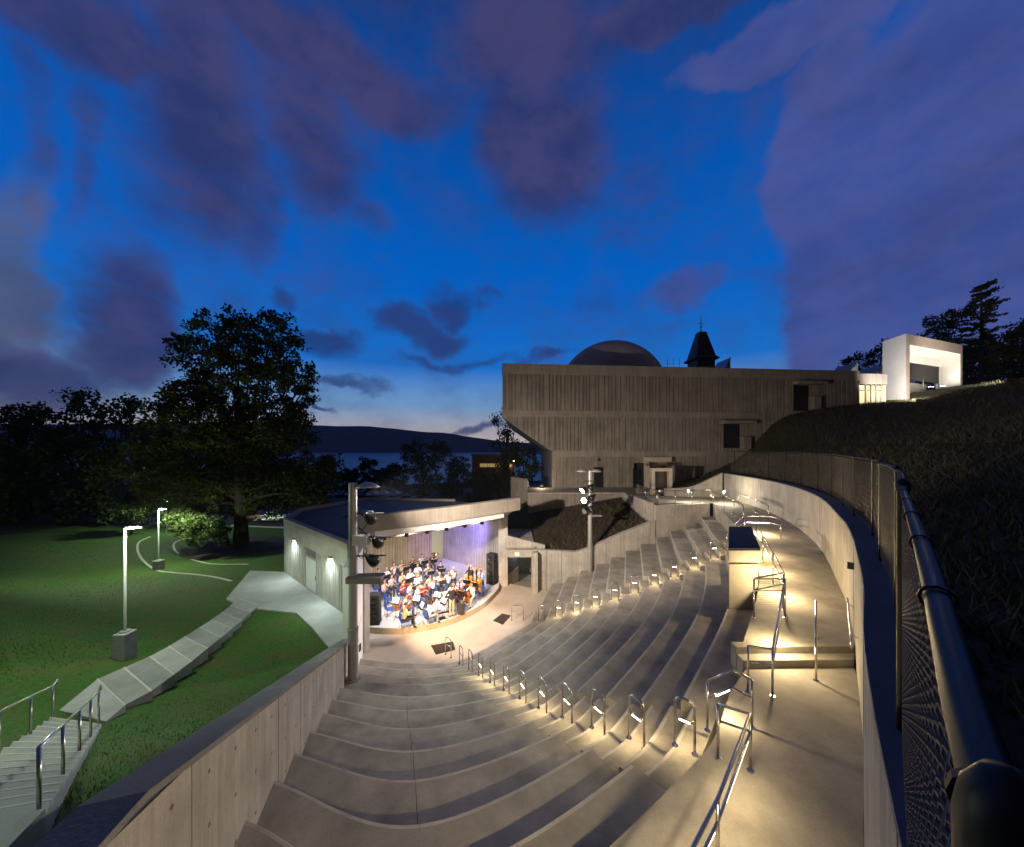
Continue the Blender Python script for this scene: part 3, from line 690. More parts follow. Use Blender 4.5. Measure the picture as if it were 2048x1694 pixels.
# raised canopy beam over the stage front, slightly bowed
mb = MB(); n = len(fl)
mb.quadstrip([(p[0], p[1], 5.74) for p in fl], [(p[0], p[1], 6.55) for p in fl]); mb.quadstrip([(p[0], p[1], 6.55) for p in fl], [(p[0], p[1], 6.55) for p in fb])
mb.quadstrip([(p[0], p[1], 6.55) for p in fb], [(p[0], p[1], 5.17) for p in fc]); mb.quadstrip([(p[0], p[1], 5.74) for p in fl], [(p[0], p[1], 5.74) for p in fb])
mb.quadstrip([(p[0], p[1], 5.74) for p in fb], [(p[0], p[1], 4.91) for p in fc]); mb.quadstrip([(p[0], p[1], 4.91) for p in fc], [(p[0], p[1], 5.17) for p in fc])
for k in (0, -1): mb.face([(fl[k][0], fl[k][1], 5.74), (fb[k][0], fb[k][1], 5.74), (fc[k][0], fc[k][1], 4.91), (fc[k][0], fc[k][1], 5.17), (fb[k][0], fb[k][1], 6.55), (fl[k][0], fl[k][1], 6.55)])
fix_normals(mb.build('canopy_beam', mat('canopy_concrete', (.33, .29, .25), .85, noise=1, dark=.75, streak=.2), sh))
WHITE = mat('white_paint', (.78, .77, .78), .6)
# lighting soffit behind the beam
s0 = offset_line(fl, .47); s1 = offset_line(fl, 1.35)
s00 = offset_line(fl, .12); mb = MB(); mb.quadstrip([(p[0], p[1], 5.40) for p in s00[1:-2]], [(p[0], p[1], 5.735) for p in s00[1:-2]]); mb.quadstrip([(p[0], p[1], 5.40) for p in s00[1:-2]], [(p[0], p[1], 5.40) for p in s0[1:-2]])
mb.build('soffit_panel', WHITE, sh)
# stage walls
LB0, COR, RB1 = np.array((-10.6, 24.0)), np.array((-5.9, 30.3)), np.array((-.9, 26.4))
mb = MB(); dl0, dl1 = seg(LB0, COR, .83), seg(LB0, COR, .985)
ribs(mb, LB0, dl0, .3, 5.0, .06, 21, avg=.2); ribs(mb, dl1, COR, .3, 5.0, .06, 22, avg=.2)
wtan = mb.build('back_wall', mat('stage_wall_tan', (.36, .275, .18), .85, noise=1, dark=.7, streak=.25), sh)
mb = MB(); ribs(mb, COR, RB1, .3, 5.0, .08, 23, avg=.22)
mb.build('side_wall', mat('stage_wall_grey', (.33, .31, .33), .85, noise=1, dark=.7, streak=.25), sh)
mb = MB(); mb.face([tuple(dl0)+(.3,), tuple(dl1)+(.3,), tuple(dl1)+(4.3,), tuple(dl0)+(4.3,)]); mb.build('stage_door', mat('sage_paint', (.34, .36, .13), .6), sh)
mb = MB(); mb.face([tuple(dl0)+(4.3,), tuple(dl1)+(4.3,), tuple(dl1)+(5.0,), tuple(dl0)+(5.0,)]); mb.build('door_header', CONCS, sh)
mb = MB(); mb.face([tuple(LB0)+(.3,), (-7.3, 17.2, .3), (-7.3, 17.2, 5.9), tuple(LB0)+(5.9,)]); mb.build('inner_wall', mat('stage_side_concrete', (.40, .36, .30), .85, noise=1, dark=.75), sh)
# right pillar, left pillar and pale wing wall beside the pole
mb = MB(); mb.prism([(-.95, 24.9), (-.3, 25.0), (-.35, 28), (-.95, 26.6)], -.05, 5.73); fix_normals(mb.build('pillar', CONCW, sh, bevel=.02))
mb = MB(); mb.prism([(-7.42, 16.85), (-7.1, 16.85), (-7.0, 17.25), (-7.4, 17.3)], -.05, 5.73); fix_normals(mb.build('pillar', CONCW, sh, bevel=.02))
mb = MB(); mb.prism([tuple(p) for p in (wl(14.0), wl(14.0, -.0)+np.array((.001, 0)), wl(16.85), wl(16.85, .4), wl(14.0, .4))], -.1, [5.1, 5.1, 5.1, 5.1, 5.1]); fix_normals(mb.build('wing_wall', WHITE, sh))
mb = MB(); a, b = wl(15.2, -.03), wl(16.3, -.03); mb.prism([tuple(a), tuple(b), tuple(b+np.array((-.04, 0))), tuple(a+np.array((-.04, 0)))][::-1], .05, 2.1); dr = fix_normals(mb.build('stage_side_door', WHITE, sh))
mb = MB(); mb.box((wl(15.4, -.06)[0], 15.4, 1.1), (.05, .16, .3)); mb.build('handle', DARKM, dr)
# stage floor
rim = [(736.6, 1254.4), (786.4, 1256.8), (819.7, 1254.4), (886, 1242.7), (936, 1223.6), (969, 1204.5), (994, 1179.6), (999, 1166)]
rc = smooth_line([P(x, y, .33)[:2] for x, y in rim], 6)
sp = [tuple(p) for p in rc] + [(-.95, 26.5), tuple(RB1), tuple(COR), tuple(LB0), (-7.3, 17.25)]
mb = MB(); n = len(sp); t = delaunay_2d_cdt([Vector(p) for p in sp], [(i, (i+1) % n) for i in range(n)], [], 1, 1e-5)
for f in t[2]: mb.face([(t[0][i].x, t[0][i].y, .33) for i in f])
mb.quadstrip([tuple(p)+(-.02,) for p in rc], [tuple(p)+(.33,) for p in rc], 1)
fix_normals(mb.build('stage_floor', [mat('stage_floor_paint', (.50, .50, .52), .55, noise=1, dark=.85), mat('stage_rim', (.42, .36, .24), .8, noise=1, dark=.8)], sh))
# wall lamps on the lawn side
for tt, nm in ((.22, 'left'), (.80, 'right')):
    p = seg(Ap, Fp, tt)+nrm*.1
    w = thing('wall_lamp', 'lit wall lamp on the stage house, %s of the white door' % nm, 'lamp', (p[0], p[1], 4.32), math.atan2(nrm[1], nrm[0])-math.pi/2, 'wall lamps on the stage house')
    mb = MB(); mb.box((0, .06, .05), (.3, .16, .10)); mb.build('housing', GREYM, w, bevel=.01)
    mb = MB(); mb.box((0, .07, -.008), (.22, .1, .012)); mb.build('lens', COOL_LED, w)
    lamp('AREA', 'wall_lamp_light', (0, .14, -.03), 60, (.82, 1, .93), w, aim=(0, .16, -1), size=.2, spread=150)
# stage spotlights under the canopy
for k, i in enumerate((2, 4, 6, 8, 10, 12)):
    p = np.array(s0[i])+(np.array(s1[i])-np.array(s0[i]))*.25
    s = thing('stage_spotlight', 'small black spotlight under the canopy, %s from the left' % ('first', 'second', 'third', 'fourth', 'fifth', 'sixth')[k], 'spotlight', (p[0], p[1], 5.22), .68, 'spotlights under the canopy')
    mb = MB(); mb.lathe([(0, .2), (.09, .2), (.1, 0), (.13, -.1), (.12, -.1), (.05, -.03)], (0, 0, 0), 10, M=Matrix.Rotation(.4, 3, 'X')); mb.build('barrel', BLACKM, s)
    mb = MB(); mb.box((0, 0, .16), (.3, .04, .04)); mb.build('yoke', BLACKM, s)
    c = (.97, .96, 1) if k % 2 == 0 else (1, .86, .70)
    tx = p[0]-1.4 + (-.3 if k < 3 else -.8); ty = p[1]+(3.0 if k % 2 == 0 else 5.6)
    lamp('SPOT', 'stage_beam', (0, 0, -.22), 650 if k % 2 else 950, c, s, aim=(Matrix.Rotation(-.68, 3, 'Z') @ Vector((tx-p[0], ty-p[1], -5 if k % 2 == 0 else -3.2))), size=.12, cone=95, blend=.8)
sp_ = thing('wash_light', 'blue-violet wash lamp under the canopy beside the grey side wall', 'spotlight', (-2.4, 24.0, 4.75), 0)
mb = MB(); mb.box((0, 0, .05), (.4, .2, .18)); mb.build('housing', BLACKM, sp_, bevel=.02)
lamp('SPOT', 'wash_beam', (0, 0, -.12), 3200, (.34, .26, 1), sp_, aim=(-1.9, 4.4, -1.6), size=.1, cone=80, blend=.9)

# ------------------------------------------------------------------ lighting poles
def flood(root, c, aim, lit=None, r=.2, name='floodlight'):
    c = Vector(c); d = (Vector(aim)-c).normalized(); M = d.to_track_quat('Z', 'Y').to_matrix()
    mb = MB(); mb.lathe([(0, -.38), (.07, -.36), (.14, -.2), (r, -.02), (r+.03, .1), (r+.015, .1), (r-.02, 0), (0, -.02)], c, 18, M=M)
    h = mb.build(name, BLACKM, root, smooth=True)
    mb = MB(); mb.lathe([(0, .015), (r-.03, .015)], c, 18, M=M)
    mb.build('lens', mat('lamp_lens_lit', (1, 1, 1), .3, emit=(1, .97, .92), strength=60) if lit else mat('lamp_lens', (.25, .25, .25), .12, .3), h)
    mb = MB(); u = d.cross(Vector((0, 0, 1))).normalized()
    mb.tube([c+u*(r+.05), c+u*(r+.05)-d*.3+Vector((0, 0, .12)), c-u*(r+.05)-d*.3+Vector((0, 0, .12)), c-u*(r+.05)], .014, 6); mb.build('bracket', BLACKM, h)
    return h
def pole_base(loc, top, r, name, label):
    p = thing(name, label, 'light pole', loc)
    h = top-loc[2]; mb = MB(); mb.lathe([(0, 0), (r*1.9, 0), (r*1.9, .03), (r*1.12, .05), (r*1.12, h*.24), (r*1.25, h*.245), (r*1.25, h*.26), (r, h*.262), (r*.92, h), (0, h)], (0, 0, 0), 18)
    mb.build('pole', GREYM, p, smooth=False); return p
DOME = mat('lamp_dome', (.5, .48, .47), .4, .3)
b = P(706, 1357, ZROW[5]+.0); p1 = pole_base((b.x, b.y, b.z), 8.65, .15, 'light_pole', 'tall grey pole with three floodlights at the left wall')
def loc1(px, py, Y): return Vector(PY(px, py, Y))-Vector(b)
mb = MB(); q = loc1(735, 972, b.y); mb.lathe([(0, .14), (.14, .12), (.3, .05), (.42, -.04), (.40, -.04), (0, .02)], q, 20); mb.build('lamp_dome', DOME, p1, smooth=True)
lamp('SPOT', 'added_spot', (q.x+.1, q.y, q.z-.1), 22000, (1, .83, .66), p1, aim=Vector((15, 36, 13))-Vector(b), size=.2, cone=118, blend=.9)  # added spot to brighten the museum front; the dome lamp itself is unlit
lamp('SPOT', 'added_spot', (q.x+.1, q.y, q.z-.12), 700, (1, .92, .82), p1, aim=Vector((2.5, 11, 2))-Vector(b), size=.3, cone=140, blend=1.0)  # second added spot, a soft fill over the seats
mb = MB(); mb.tube([(0, 0, 6.65), (q.x*.6, 0, 6.75), (q.x, q.y, q.z+.1)], .035, 8); mb.build('lamp_arm', GREYM, p1)
AIMS = [(-3.6, 21, .5), (-4.6, 22, .5), (-2.4, 20, 0)]
for (px, py, wd), am in zip(((741, 1037, .34), (755, 1084, .3), (746, 1121, .3)), AIMS):
    c = loc1(px, py, b.y+.15); flood(p1, c, Vector(am)-Vector(b), r=.19)
    mb = MB(); mb.tube([(-.05, 0, c.z+.2), (c.x+.5, .1, c.z+.2)], .025, 8); mb.build('cross_arm', DARKM, p1)
    dirn = (Vector(am)-Vector(b)-c).normalized()
    lamp('SPOT', 'flood_beam', c+dirn*.14, 4600, (1, .66, .40), p1, aim=Vector(am)-Vector(b), size=.15, cone=44, blend=.6)
mb = MB()
for k in range(3): mb.tube(smooth_line([(.15, .05, 5.9-.55*k), (.45, .1, 5.5-.5*k), (.25, .12, 5.2-.5*k), (.16, .05, 5.35-.5*k)], 5), .014, 5)
mb.build('cable', BLACKM, p1)
c = loc1(732, 1154, b.y-.1); mb = MB(); mb.box((c.x, c.y, c.z), (1.2, .5, .10), .05, M=None); mb.box((c.x, c.y-.24, c.z-.05), (1.2, .04, .2)); mb.build('equipment_tray', mat('tray_metal', (.2, .17, .155), .6, .3), p1)
mb = MB(); mb.box((.3, -.05, 4.9), (.5, .3, .35)); mb.build('equipment_box', WHITE, p1, bevel=.01)
b2 = P(1180, 1142, ZROW[4]); p2 = pole_base((b2.x, b2.y, b2.z), 8.3, .16, 'light_pole', 'tall silvery pole with lit floodlights beyond the far seats')
def loc2(px, py, Y): return Vector(PY(px, py, Y))-Vector(b2)
for sx in (-1, 1):
    mb = MB(); q = loc2(1178+sx*14, 943, b2.y); mb.lathe([(0, .16), (.2, .12), (.36, .02), (.38, -.02), (0, .0)], q, 18); mb.build('lamp_dome', DOME, p2, smooth=True)
for (px, py), lit, am in zip(((1165, 981), (1168, 1001), (1169, 1022), (1182, 975), (1183, 996), (1182, 1018)), (1, 1, 0, 0, 0, 0), ((-4, 18, .5), (-5.4, 10.5, 3.4), (-3, 16, 0), (-3, 22, 1), (-2, 22, 0), (-4, 20, 0))):
    c = loc2(px, py, b2.y-.35); flood(p2, c, Vector(am)-Vector(b2), lit, r=.22)
    dirn = (Vector(am)-Vector(b2)-c).normalized()
    if lit: lamp('SPOT', 'flood_beam', c+dirn*.2, 5500 if py < 990 else 3600, (1, .86, .78) if py < 990 else (1, .92, .88), p2, aim=Vector(am)-Vector(b2), size=.15, cone=46 if py < 990 else 64, blend=.7)
mb = MB(); mb.tube([(-.5, -.3, c.z+1.9), (.35, -.3, c.z+1.9)], .03, 8); mb.tube([(-.5, -.3, c.z+1.15), (.35, -.3, c.z+1.15)], .03, 8); mb.tube([(-.5, -.3, c.z+.45), (.35, -.3, c.z+.45)], .03, 8); mb.build('cross_arm', DARKM, p2)
c = loc2(1191, 1031, b2.y); mb = MB(); mb.box((c.x, 0, c.z), (.8, .35, .08)); mb.build('equipment_tray', GREYM, p2)
# floor grates in front of the stage
for k, (quad, lb) in enumerate((([(862, 1291), (906, 1283), (911, 1299), (872, 1309)], 'near'), ([(986, 1241), (1004, 1227), (1022, 1231), (1006, 1249)], 'far'))):
    pts = [P(x, y, .012) for x, y in quad]; cx = sum((p for p in pts), Vector())/4
    g = thing('floor_grate', 'dark square floor grate at the foot of the %s aisle' % lb, 'grate', (cx.x, cx.y, 0), 0, 'floor grates before the stage')
    mb = MB(); mb.prism([((p-cx).x, (p-cx).y) for p in pts][::-1], .0, .02); fix_normals(mb.build('plate', mat('rusty_dark_plate', (.06, .042, .032), .7, .3, noise=6, dark=.5), g))
    for i in range(7):
        a = (pts[0]-cx).lerp(pts[1]-cx, (i+.5)/7); c_ = (pts[3]-cx).lerp(pts[2]-cx, (i+.5)/7); mb = MB(); mb.tube([(a.x, a.y, .026), (c_.x, c_.y, .026)], .012, 4); mb.build('bar', DARKM, g)
# ------------------------------------------------------------------ handrails
WARM = (1, .74, .38)
ORD = ['first', 'second', 'third', 'fourth', 'fifth', 'sixth', 'seventh', 'eighth', 'ninth', 'tenth', 'eleventh', 'twelfth', 'thirteenth']
def arch(a, b, h, rr=.12):
    """an arched rail outline between two feet"""
    a = Vector(a); b = Vector(b); d = (b-a); d.z = 0; L = d.length; d.normalize(); r = min(rr, L*.45)
    pts = [a, Vector((a.x, a.y, a.z+h-r))]
    zt = max(a.z, b.z)+h if False else None
    for k in range(1, 5):
        t = k/4*math.pi/2; pts.append(Vector((a.x, a.y, a.z+h-r)) + d*(r*(1-math.cos(t))) + Vector((0, 0, r*math.sin(t))))
    e = []
    for k in range(0, 5):
        t = k/4*math.pi/2; e.append(Vector((b.x, b.y, b.z+h-r)) - d*(r*(1-math.cos(t))) + Vector((0, 0, r*math.sin(t))))
    return pts + list(reversed(e)) + [b]
def aisle_rail(pa, pb, h, label, group, lit=True, power=9.0, wide=False):
    pa, pb = Vector(pa), Vector(pb); c = (pa+pb)/2; o = Vector((c.x, c.y, min(pa.z, pb.z)))
    t = thing('handrail', label, 'handrail', o, 0, group)
    mb = MB(); mb.tube(arch(pa-o, pb-o, h), .021, 10); mb.build('hoop', STEEL, t, smooth=True)
    za = (pa-o)+Vector((0, 0, h*.60)); zb = (pb-o)+Vector((0, 0, h*.60))
    mb = MB(); mb.tube([za, zb], .017, 8); bar = mb.build('cross_bar', STEEL, t, smooth=True)
    for q in (pa-o, pb-o):
        mb = MB(); mb.lathe([(0, .012), (.05, .012), (.05, 0)], q, 10); mb.build('foot_plate', STEEL, t)
    if lit:
        m = (za+zb)/2; ang = math.atan2(zb.y-za.y, zb.x-za.x); L = (zb-za).length*.55
        mb = MB(); mb.box(m+Vector((0, 0, -.028)), (L, .03, .016), ang); mb.build('led_strip', WARM_LED, bar)
        lamp('AREA', 'rail_light', m+Vector((0, 0, -.045)), power, WARM, t, size=max(.12, L), size_y=.05).rotation_euler = (0, 0, ang)
    return t
def along(cur, i, j, t): return cur[i]*(1-t)+cur[j]*t
RL = {}
for n in range(2, 13):
    for ia, ib, nm in ((2*NS, 3*NS, 'near'), (5*NS, 6*NS, 'far')):
        tt = .5 if nm == 'near' else .22
        ca, cb = row_curve(n+.30), row_curve(n+.66); k = int(ia+(ib-ia)*tt)
        a, b_ = ca[k], cb[k]
        RL[(nm, n)] = (a, b_)
        aisle_rail((a[0], a[1], ZROW[n]+.003), (b_[0], b_[1], ZROW[n]+.003), .86, 'arched steel handrail in the %s aisle, %s up from the stage' % (nm, ORD[n-1]), '%s aisle handrails' % nm, lit=(n >= 4) if nm == 'near' else n >= 3, power=6.5*random.uniform(.7, 1.25))
a = P(890.6, 1309, 0); b_ = P(902, 1315.5, 0.0); aisle_rail(a, b_, .86, 'unlit steel handrail on the floor at the foot of the near aisle', 'near aisle handrails', lit=False)
a = P(1023.5, 1241, 0); b_ = P(1047, 1240, 0); aisle_rail(a, b_, .86, 'wide unlit steel handrail on the floor at the foot of the far aisle', 'far aisle handrails', lit=False)

def railing(name, label, tops, feet_z, lower=.32, posts=None, r=.021, led=None, group=None, power=16, glow=0):
    """tops: 3-D polyline of the top rail; posts: list of (point index or 3-D point top) with the floor heights feet_z"""
    o = Vector((tops[0][0], tops[0][1], feet_z[0])); t = thing(name, label, 'railing', o, 0, group)
    T = [Vector(p)-o for p in tops]
    mb = MB(); mb.tube(T, r, 10); top = mb.build('top_rail', STEEL, t, smooth=True)
    if lower:
        mb = MB(); mb.tube([p-Vector((0, 0, lower)) for p in T], r*.85, 8); lo = mb.build('lower_rail', STEEL, t, smooth=True)
    for (p, z) in posts:
        q = Vector(p)-o; mb = MB(); mb.tube([q, Vector((q.x, q.y, z-o.z))], r, 10); mb.build('post', STEEL, t, smooth=True)
        mb = MB(); mb.lathe([(0, .012), (.05, .012), (.05, 0)], (q.x, q.y, z-o.z), 10); mb.build('foot_plate', STEEL, t)
    for (i, s0, s1) in (led or []):
        a_, b_ = T[i].lerp(T[i+1], s0), T[i].lerp(T[i+1], s1); dz = Vector((0, 0, -(lower or 0)-.03)); m = (a_+b_)/2+dz
        mb = MB(); mb.tube([a_+dz, b_+dz], .012, 6); mb.build('led_strip', WARM_LED, t)
        if glow: lamp('POINT', 'rail_glow', m+Vector((0, 0, -.16)), glow, WARM, t, size=.10)
        lamp('AREA', 'rail_light', m+Vector((0, 0, -.04)), power, WARM, t, size=(b_-a_).length, size_y=.05).rotation_euler = (0, 0, math.atan2(b_.y-a_.y, b_.x-a_.x))
    return t
# long rail towards the camera
q1 = P(1436, 1517, ZW); q2 = P(1500.7, 1541.9, ZW); H = .82
q3 = Vector((2.25, 3.83, ZW)); q4 = Vector((1.45, 3.10, ZW)); q5 = Vector((.2, 1.95, ZW)); up_ = Vector((0, 0, H))
railing('railing', 'long steel double railing along the near walkway edge', [q1+up_, q2+up_, q3+up_, q4+up_, q5+up_], [ZW], .25, [(q1+up_, ZW), (q2+up_, ZW), (q3+up_, ZW), (q5+up_, ZW)], led=[(1, .1, .8), (2, .1, .9), (3, .0, .9)], power=9)
# peaked rail at the head of the near aisle
a = P(1414.7, 1461.6, ZROW[12]+.1); b_ = P(1504, 1456, ZW); mid = (a+b_)/2
tp = [a+Vector((0, 0, .88)), mid+Vector((.05, .0, 1.02)), b_+Vector((0, 0, .80))]
railing('railing', 'peaked steel railing with a light bar at the head of the near aisle', tp, [a.z], .30, [(tp[0], a.z), (tp[2], b_.z)], led=[(0, .35, .9)], power=15)
# guard round the corner of the steps
g1 = P(1496, 1384, ZW); g2 = P(1545, 1392.7, ZW); g3 = P(1570, 1236, ZU); g4 = P(1508, 1236, ZU)
up1 = Vector((0, 0, .88)); up2 = Vector((0, 0, 1.0))
railing('railing', 'steel guard rail stepping up beside the two walkway steps', [g1+up1, g2+up1, g3+up2, g4+up2], [ZW], .3, [(g1+up1, ZW), (g2+up1, ZW), (g3+up2, ZU), (g4+up2, ZU)], power=14, led=[(1, .3, .6)], glow=90)
c1 = Vector((6.08, 7.0, ZW)); c2 = Vector((6.95, 8.0, ZU))
railing('railing', 'single steel handrail in the middle of the two walkway steps', [c1+Vector((0, 0, .86)), c2+Vector((0, 0, .86))], [ZW], 0, [(c1+Vector((0, 0, .86)), ZW), (c2+Vector((0, 0, .86)), ZU)])
# handrail on the curved wall
o = np.array(P(1703, 1300, 6.0)[:2]); wp = offset_line(WALLR, .10); seg_ = [p for p in wp if 6.7 < p[1] < 8.4]
wr_ = thing('wall_handrail', 'short looped steel handrail fixed to the curved wall beside the steps', 'handrail', (seg_[0][0], seg_[0][1], 6.1))
T = [Vector((p[0]-seg_[0][0], p[1]-seg_[0][1], .05+.15*i/len(seg_))) for i, p in enumerate(seg_)]
mb = MB(); mb.tube([T[0]+Vector((0, 0, -.15))]+T+[T[-1]+Vector((0, 0, -.15))], .021, 10); mb.build('rail', STEEL, wr_, smooth=True)
for k in (1, -2): mb = MB(); mb.tube([T[k], T[k]+Vector((.1, -.08, -.08))], .012, 6); mb.build('bracket', STEEL, wr_)
wb = offset_line(WALLR, .02); qq = min(wb, key=lambda p: abs(p[1]-8.05))
sb = thing('wall_box', 'small dark box on the curved wall above the handrail', 'box', (qq[0], qq[1], 7.15))

mb = MB(); mb.box((0, 0, 0), (.12, .2, .14), .85); mb.build('housing', DARKM, sb, bevel=.01)
# assumed wall lamp out of view, added to light the walkway and tiers
for k, (y_, pw, lbl) in enumerate(((1.3, 150, 'assumed flat wall lamp, out of view, on the curved wall nearest the viewer'),)):
    qq = min(wb, key=lambda p: abs(p[1]-y_)); nx_ = Vector((-.72, .69, 0)) if k == 0 else Vector((-.8, .6, 0))
    w_ = thing('wall_lamp', lbl, 'lamp', (qq[0], qq[1], 7.35), 0, 'assumed lamps on the curved wall')  # name shared with visible lamps; this one is assumed
    mb = MB(); mb.box(nx_*.05, (.10, .34, .12), .8); mb.build('housing', DARKM, w_, bevel=.01)
    mb = MB(); mb.box(nx_*.06+Vector((0, 0, -.066)), (.06, .28, .008), .8); mb.build('lens', WARM_LED, w_)
    lamp('AREA', 'wall_lamp_light', nx_*.16+Vector((0, 0, -.09)), pw, (1, .77, .44), w_, aim=nx_*2.2+Vector((0, 0, -1.6)), size=.3, size_y=.1)
# railing between the booth and the walkway
rl = [Vector((7.3, 9.4, ZU)), Vector((8.35, 11.2, ZU)), Vector((9.6, 13.4, ZU)), Vector((10.6, 15.2, ZU+.03))]
g4t = g4+up2
railing('railing', 'steel guard rail between the control booth and the walkway', [Vector((6.25, 9.0, ZU+1))]+[p+up2 for p in rl], [ZU], .3, [(p+up2, p.z) for p in rl], led=[(1, .3, .7), (2, .3, .7), (3, .3, .7)], power=10, glow=120)
mb = MB(); mp = [Vector((6.3, 9.02, ZU+.08)), Vector((6.92, 9.0, ZU+.08)), Vector((6.92, 9.0, ZU+.92)), Vector((6.3, 9.02, ZU+.92))]
ms = thing('mesh_screen', 'square wire mesh panel in the guard rail at the top of the steps', 'screen', mp[0])
for i in range(15):
    u = i/14; a_ = mp[0].lerp(mp[1], u)-mp[0]; d_ = mp[3].lerp(mp[2], u)-mp[0]; mb.tube([a_, d_], .003, 3)
    a_ = mp[0].lerp(mp[3], u)-mp[0]; d_ = mp[1].lerp(mp[2], u)-mp[0]; mb.tube([a_, d_], .003, 3)
mb.build('wire_mesh', STEEL, ms)
# far landing: head of the far aisle
h1 = P(1489, 1062, 5.0); h2 = Vector((12.2, 18.0, ZU)); h3 = Vector((12.9, 17.4, ZU))
railing('railing', 'steel railing with a bright light bar at the head of the far aisle', [Vector((11.0, 17.9, 5.6)), Vector((11.75, 17.7, 6.45)), Vector((12.7, 17.2, 6.5)), Vector((12.75, 16.6, 6.5))], [5.0], .3, [(Vector((11.0, 17.9, 5.6)), 4.8), (Vector((11.75, 17.7, 6.45)), ZU), (Vector((12.75, 16.6, 6.5)), ZU)], led=[(1, .1, .95)], power=40, glow=70)
# platform guard rails with woven infill
def guard(label, pts, z, infill=True, h=1.05):
    o = Vector((pts[0][0], pts[0][1], z)); t = thing('guard_rail', label, 'railing', o)
    pp = [Vector((p[0], p[1], z))-o for p in pts]
    for zz, r_ in ((h, .024), (h-.08, .012), (.12, .014)):
        mb = MB(); mb.tube([p+Vector((0, 0, zz)) for p in pp], r_, 8); mb.build('rail', STEEL, t, smooth=True)
    for i in range(len(pp)):
        mb = MB(); mb.tube([pp[i], pp[i]+Vector((0, 0, h))], .024, 8); mb.build('post', STEEL, t, smooth=True)
        if i+1 < len(pp) and infill:
            a_, b_ = pp[i], pp[i+1]; L = (b_-a_).length; n_ = int(L/.10); mb = MB()
            for k in range(1, n_): q = a_.lerp(b_, k/n_); mb.tube([q+Vector((0, 0, .12)), q+Vector((0, 0, h-.08))], .004, 3, cap=False)
            for k in range(1, 9): mb.tube([a_+Vector((0, 0, .12+.85*k/9)), b_+Vector((0, 0, .12+.85*k/9))], .004, 3, cap=False)
            mb.build('wire_infill', STEEL, t)
guard('steel mesh guard rail along the platform edge above the far seats', [(10.4, 24.95), (11.7, 25.05), (13.0, 25.25), (14.5, 25.5)], ZPL+.03)
guard('short steel mesh guard rail at the platform end beside the wing wall', [(10.4, 25.1), (10.45, 27.4), (10.5, 29.6)], ZPL+.03)
guard('steel guard rail down the ramp from the platform', [(14.6, 25.4), (14.3, 23.6), (13.7, 21.6), (12.95, 19.6)], ZPL-.12, infill=False)
guard('steel guard rail on the wall side of the ramp', [(16.2, 25.0), (15.6, 22.4), (14.8, 20.2)], ZPL-.1, infill=False, h=.95)
# two small bright lamps on the platform
for k, (x, y, lb) in enumerate(((13.4, 26.6, 'left'), (15.75, 26.0, 'right'))):
    t = thing('post_lamp', 'small bright post lamp on the platform, the %s of two' % lb, 'lamp', (x, y, ZPL), 0, 'platform post lamps')
    mb = MB(); mb.tube([(0, 0, 0), (0, 0, .8)], .025, 8); mb.build('post', STEEL, t)
    mb = MB(); mb.lathe([(0, .95), (.04, .94), (.055, .88), (.04, .82), (0, .8)], (0, 0, 0), 10); mb.build('bulb', mat('bright_bulb', (1, 1, 1), .3, emit=(1, .92, .75), strength=90), t, smooth=True)
    lamp('POINT', 'post_light', (0, -.12, .88), 190, (1, .86, .6), t, size=.06)
# control booth
bo = thing('control_booth', 'boxy grey sound control booth with a dark lid above the far aisle', 'booth', (6.85, 11.05, ZROW[12]))
ax = np.array((10.1-6.85, 14.6-11.05)); L = np.linalg.norm(ax); ax /= L; nx = np.array((ax[1], -ax[0]))
def bp(u, v): return tuple(ax*u+nx*v)
def bpoly(u0, u1, v0, v1): return [bp(u0, v0), bp(u0, v1), bp(u1, v1), bp(u1, v0)]
BOX = mat('booth_laminate', (.40, .37, .33), .55, noise=1.5, dark=.85, grain=.05)
# the booth is square to the view from the steps
mb = MB(); mb.prism([(0, 0), (.92, 0), (2.72, 3.1), (1.97, 3.1)], 0.0, 1.42); fix_normals(mb.build('cabinet', BOX, bo, bevel=.02))
mb = MB(); mb.prism([(-.02, -.02), (1.0, -.02), (2.85, 3.15), (1.95, 3.15)], 1.47, 1.86); fix_normals(mb.build('upper_case', BOX, bo, bevel=.02))
for k in range(2):
    y0, y1 = k*1.55+.02, k*1.55+1.54
    def xa(y): return -.02+y*1.97/3.15
    def xb(y): return 1.0+y*1.85/3.15
    mb = MB(); mb.prism([(xa(y0), y0), (xb(y0), y0), (xb(y1), y1), (xa(y1), y1)], 1.865, 1.91); fix_normals(mb.build('lid', mat('booth_lid', (.028, .032, .042), .6, noise=2, dark=.8), bo, bevel=.01))

# ------------------------------------------------------------------ chain-link fence on the wall
ZF = 9.6; FZ0 = ZCOP
fence = thing('chain_link_fence', 'black chain-link fence standing on the curved concrete wall', 'fence')
FL = [np.array(p) for p in smooth_line([(-1.35, -1.35), (-.1, -.18), (.441, .327), (.65, .5185), (1.13, .955), (2.05, 1.81), (2.97, 2.66), (4.45, 4.0), (5.75, 5.30), (7.0, 6.65), (8.6, 8.3), (10.7, 10.95), (13.8, 15.1), (15.85, 19), (17.1, 22.6), (17.8, 26.2), (18.2, 29.4)], 10)]
sF = [0]
for i in range(1, len(FL)): sF.append(sF[-1]+np.linalg.norm(FL[i]-FL[i-1]))
def fat(d): return np.array((np.interp(d, sF, [p[0] for p in FL]), np.interp(d, sF, [p[1] for p in FL])))
mb = MB(); mb.tube([(p[0], p[1], ZF) for p in FL], .019, 14); mb.build('top_rail', mat('black_vinyl_pipe', (.012, .012, .013), .42, .0, spec=.35), fence, smooth=True)
mb = MB(); mb.tube([(p[0], p[1], FZ0+.12) for p in FL], .006, 5); mb.build('bottom_wire', BLACKM, fence)
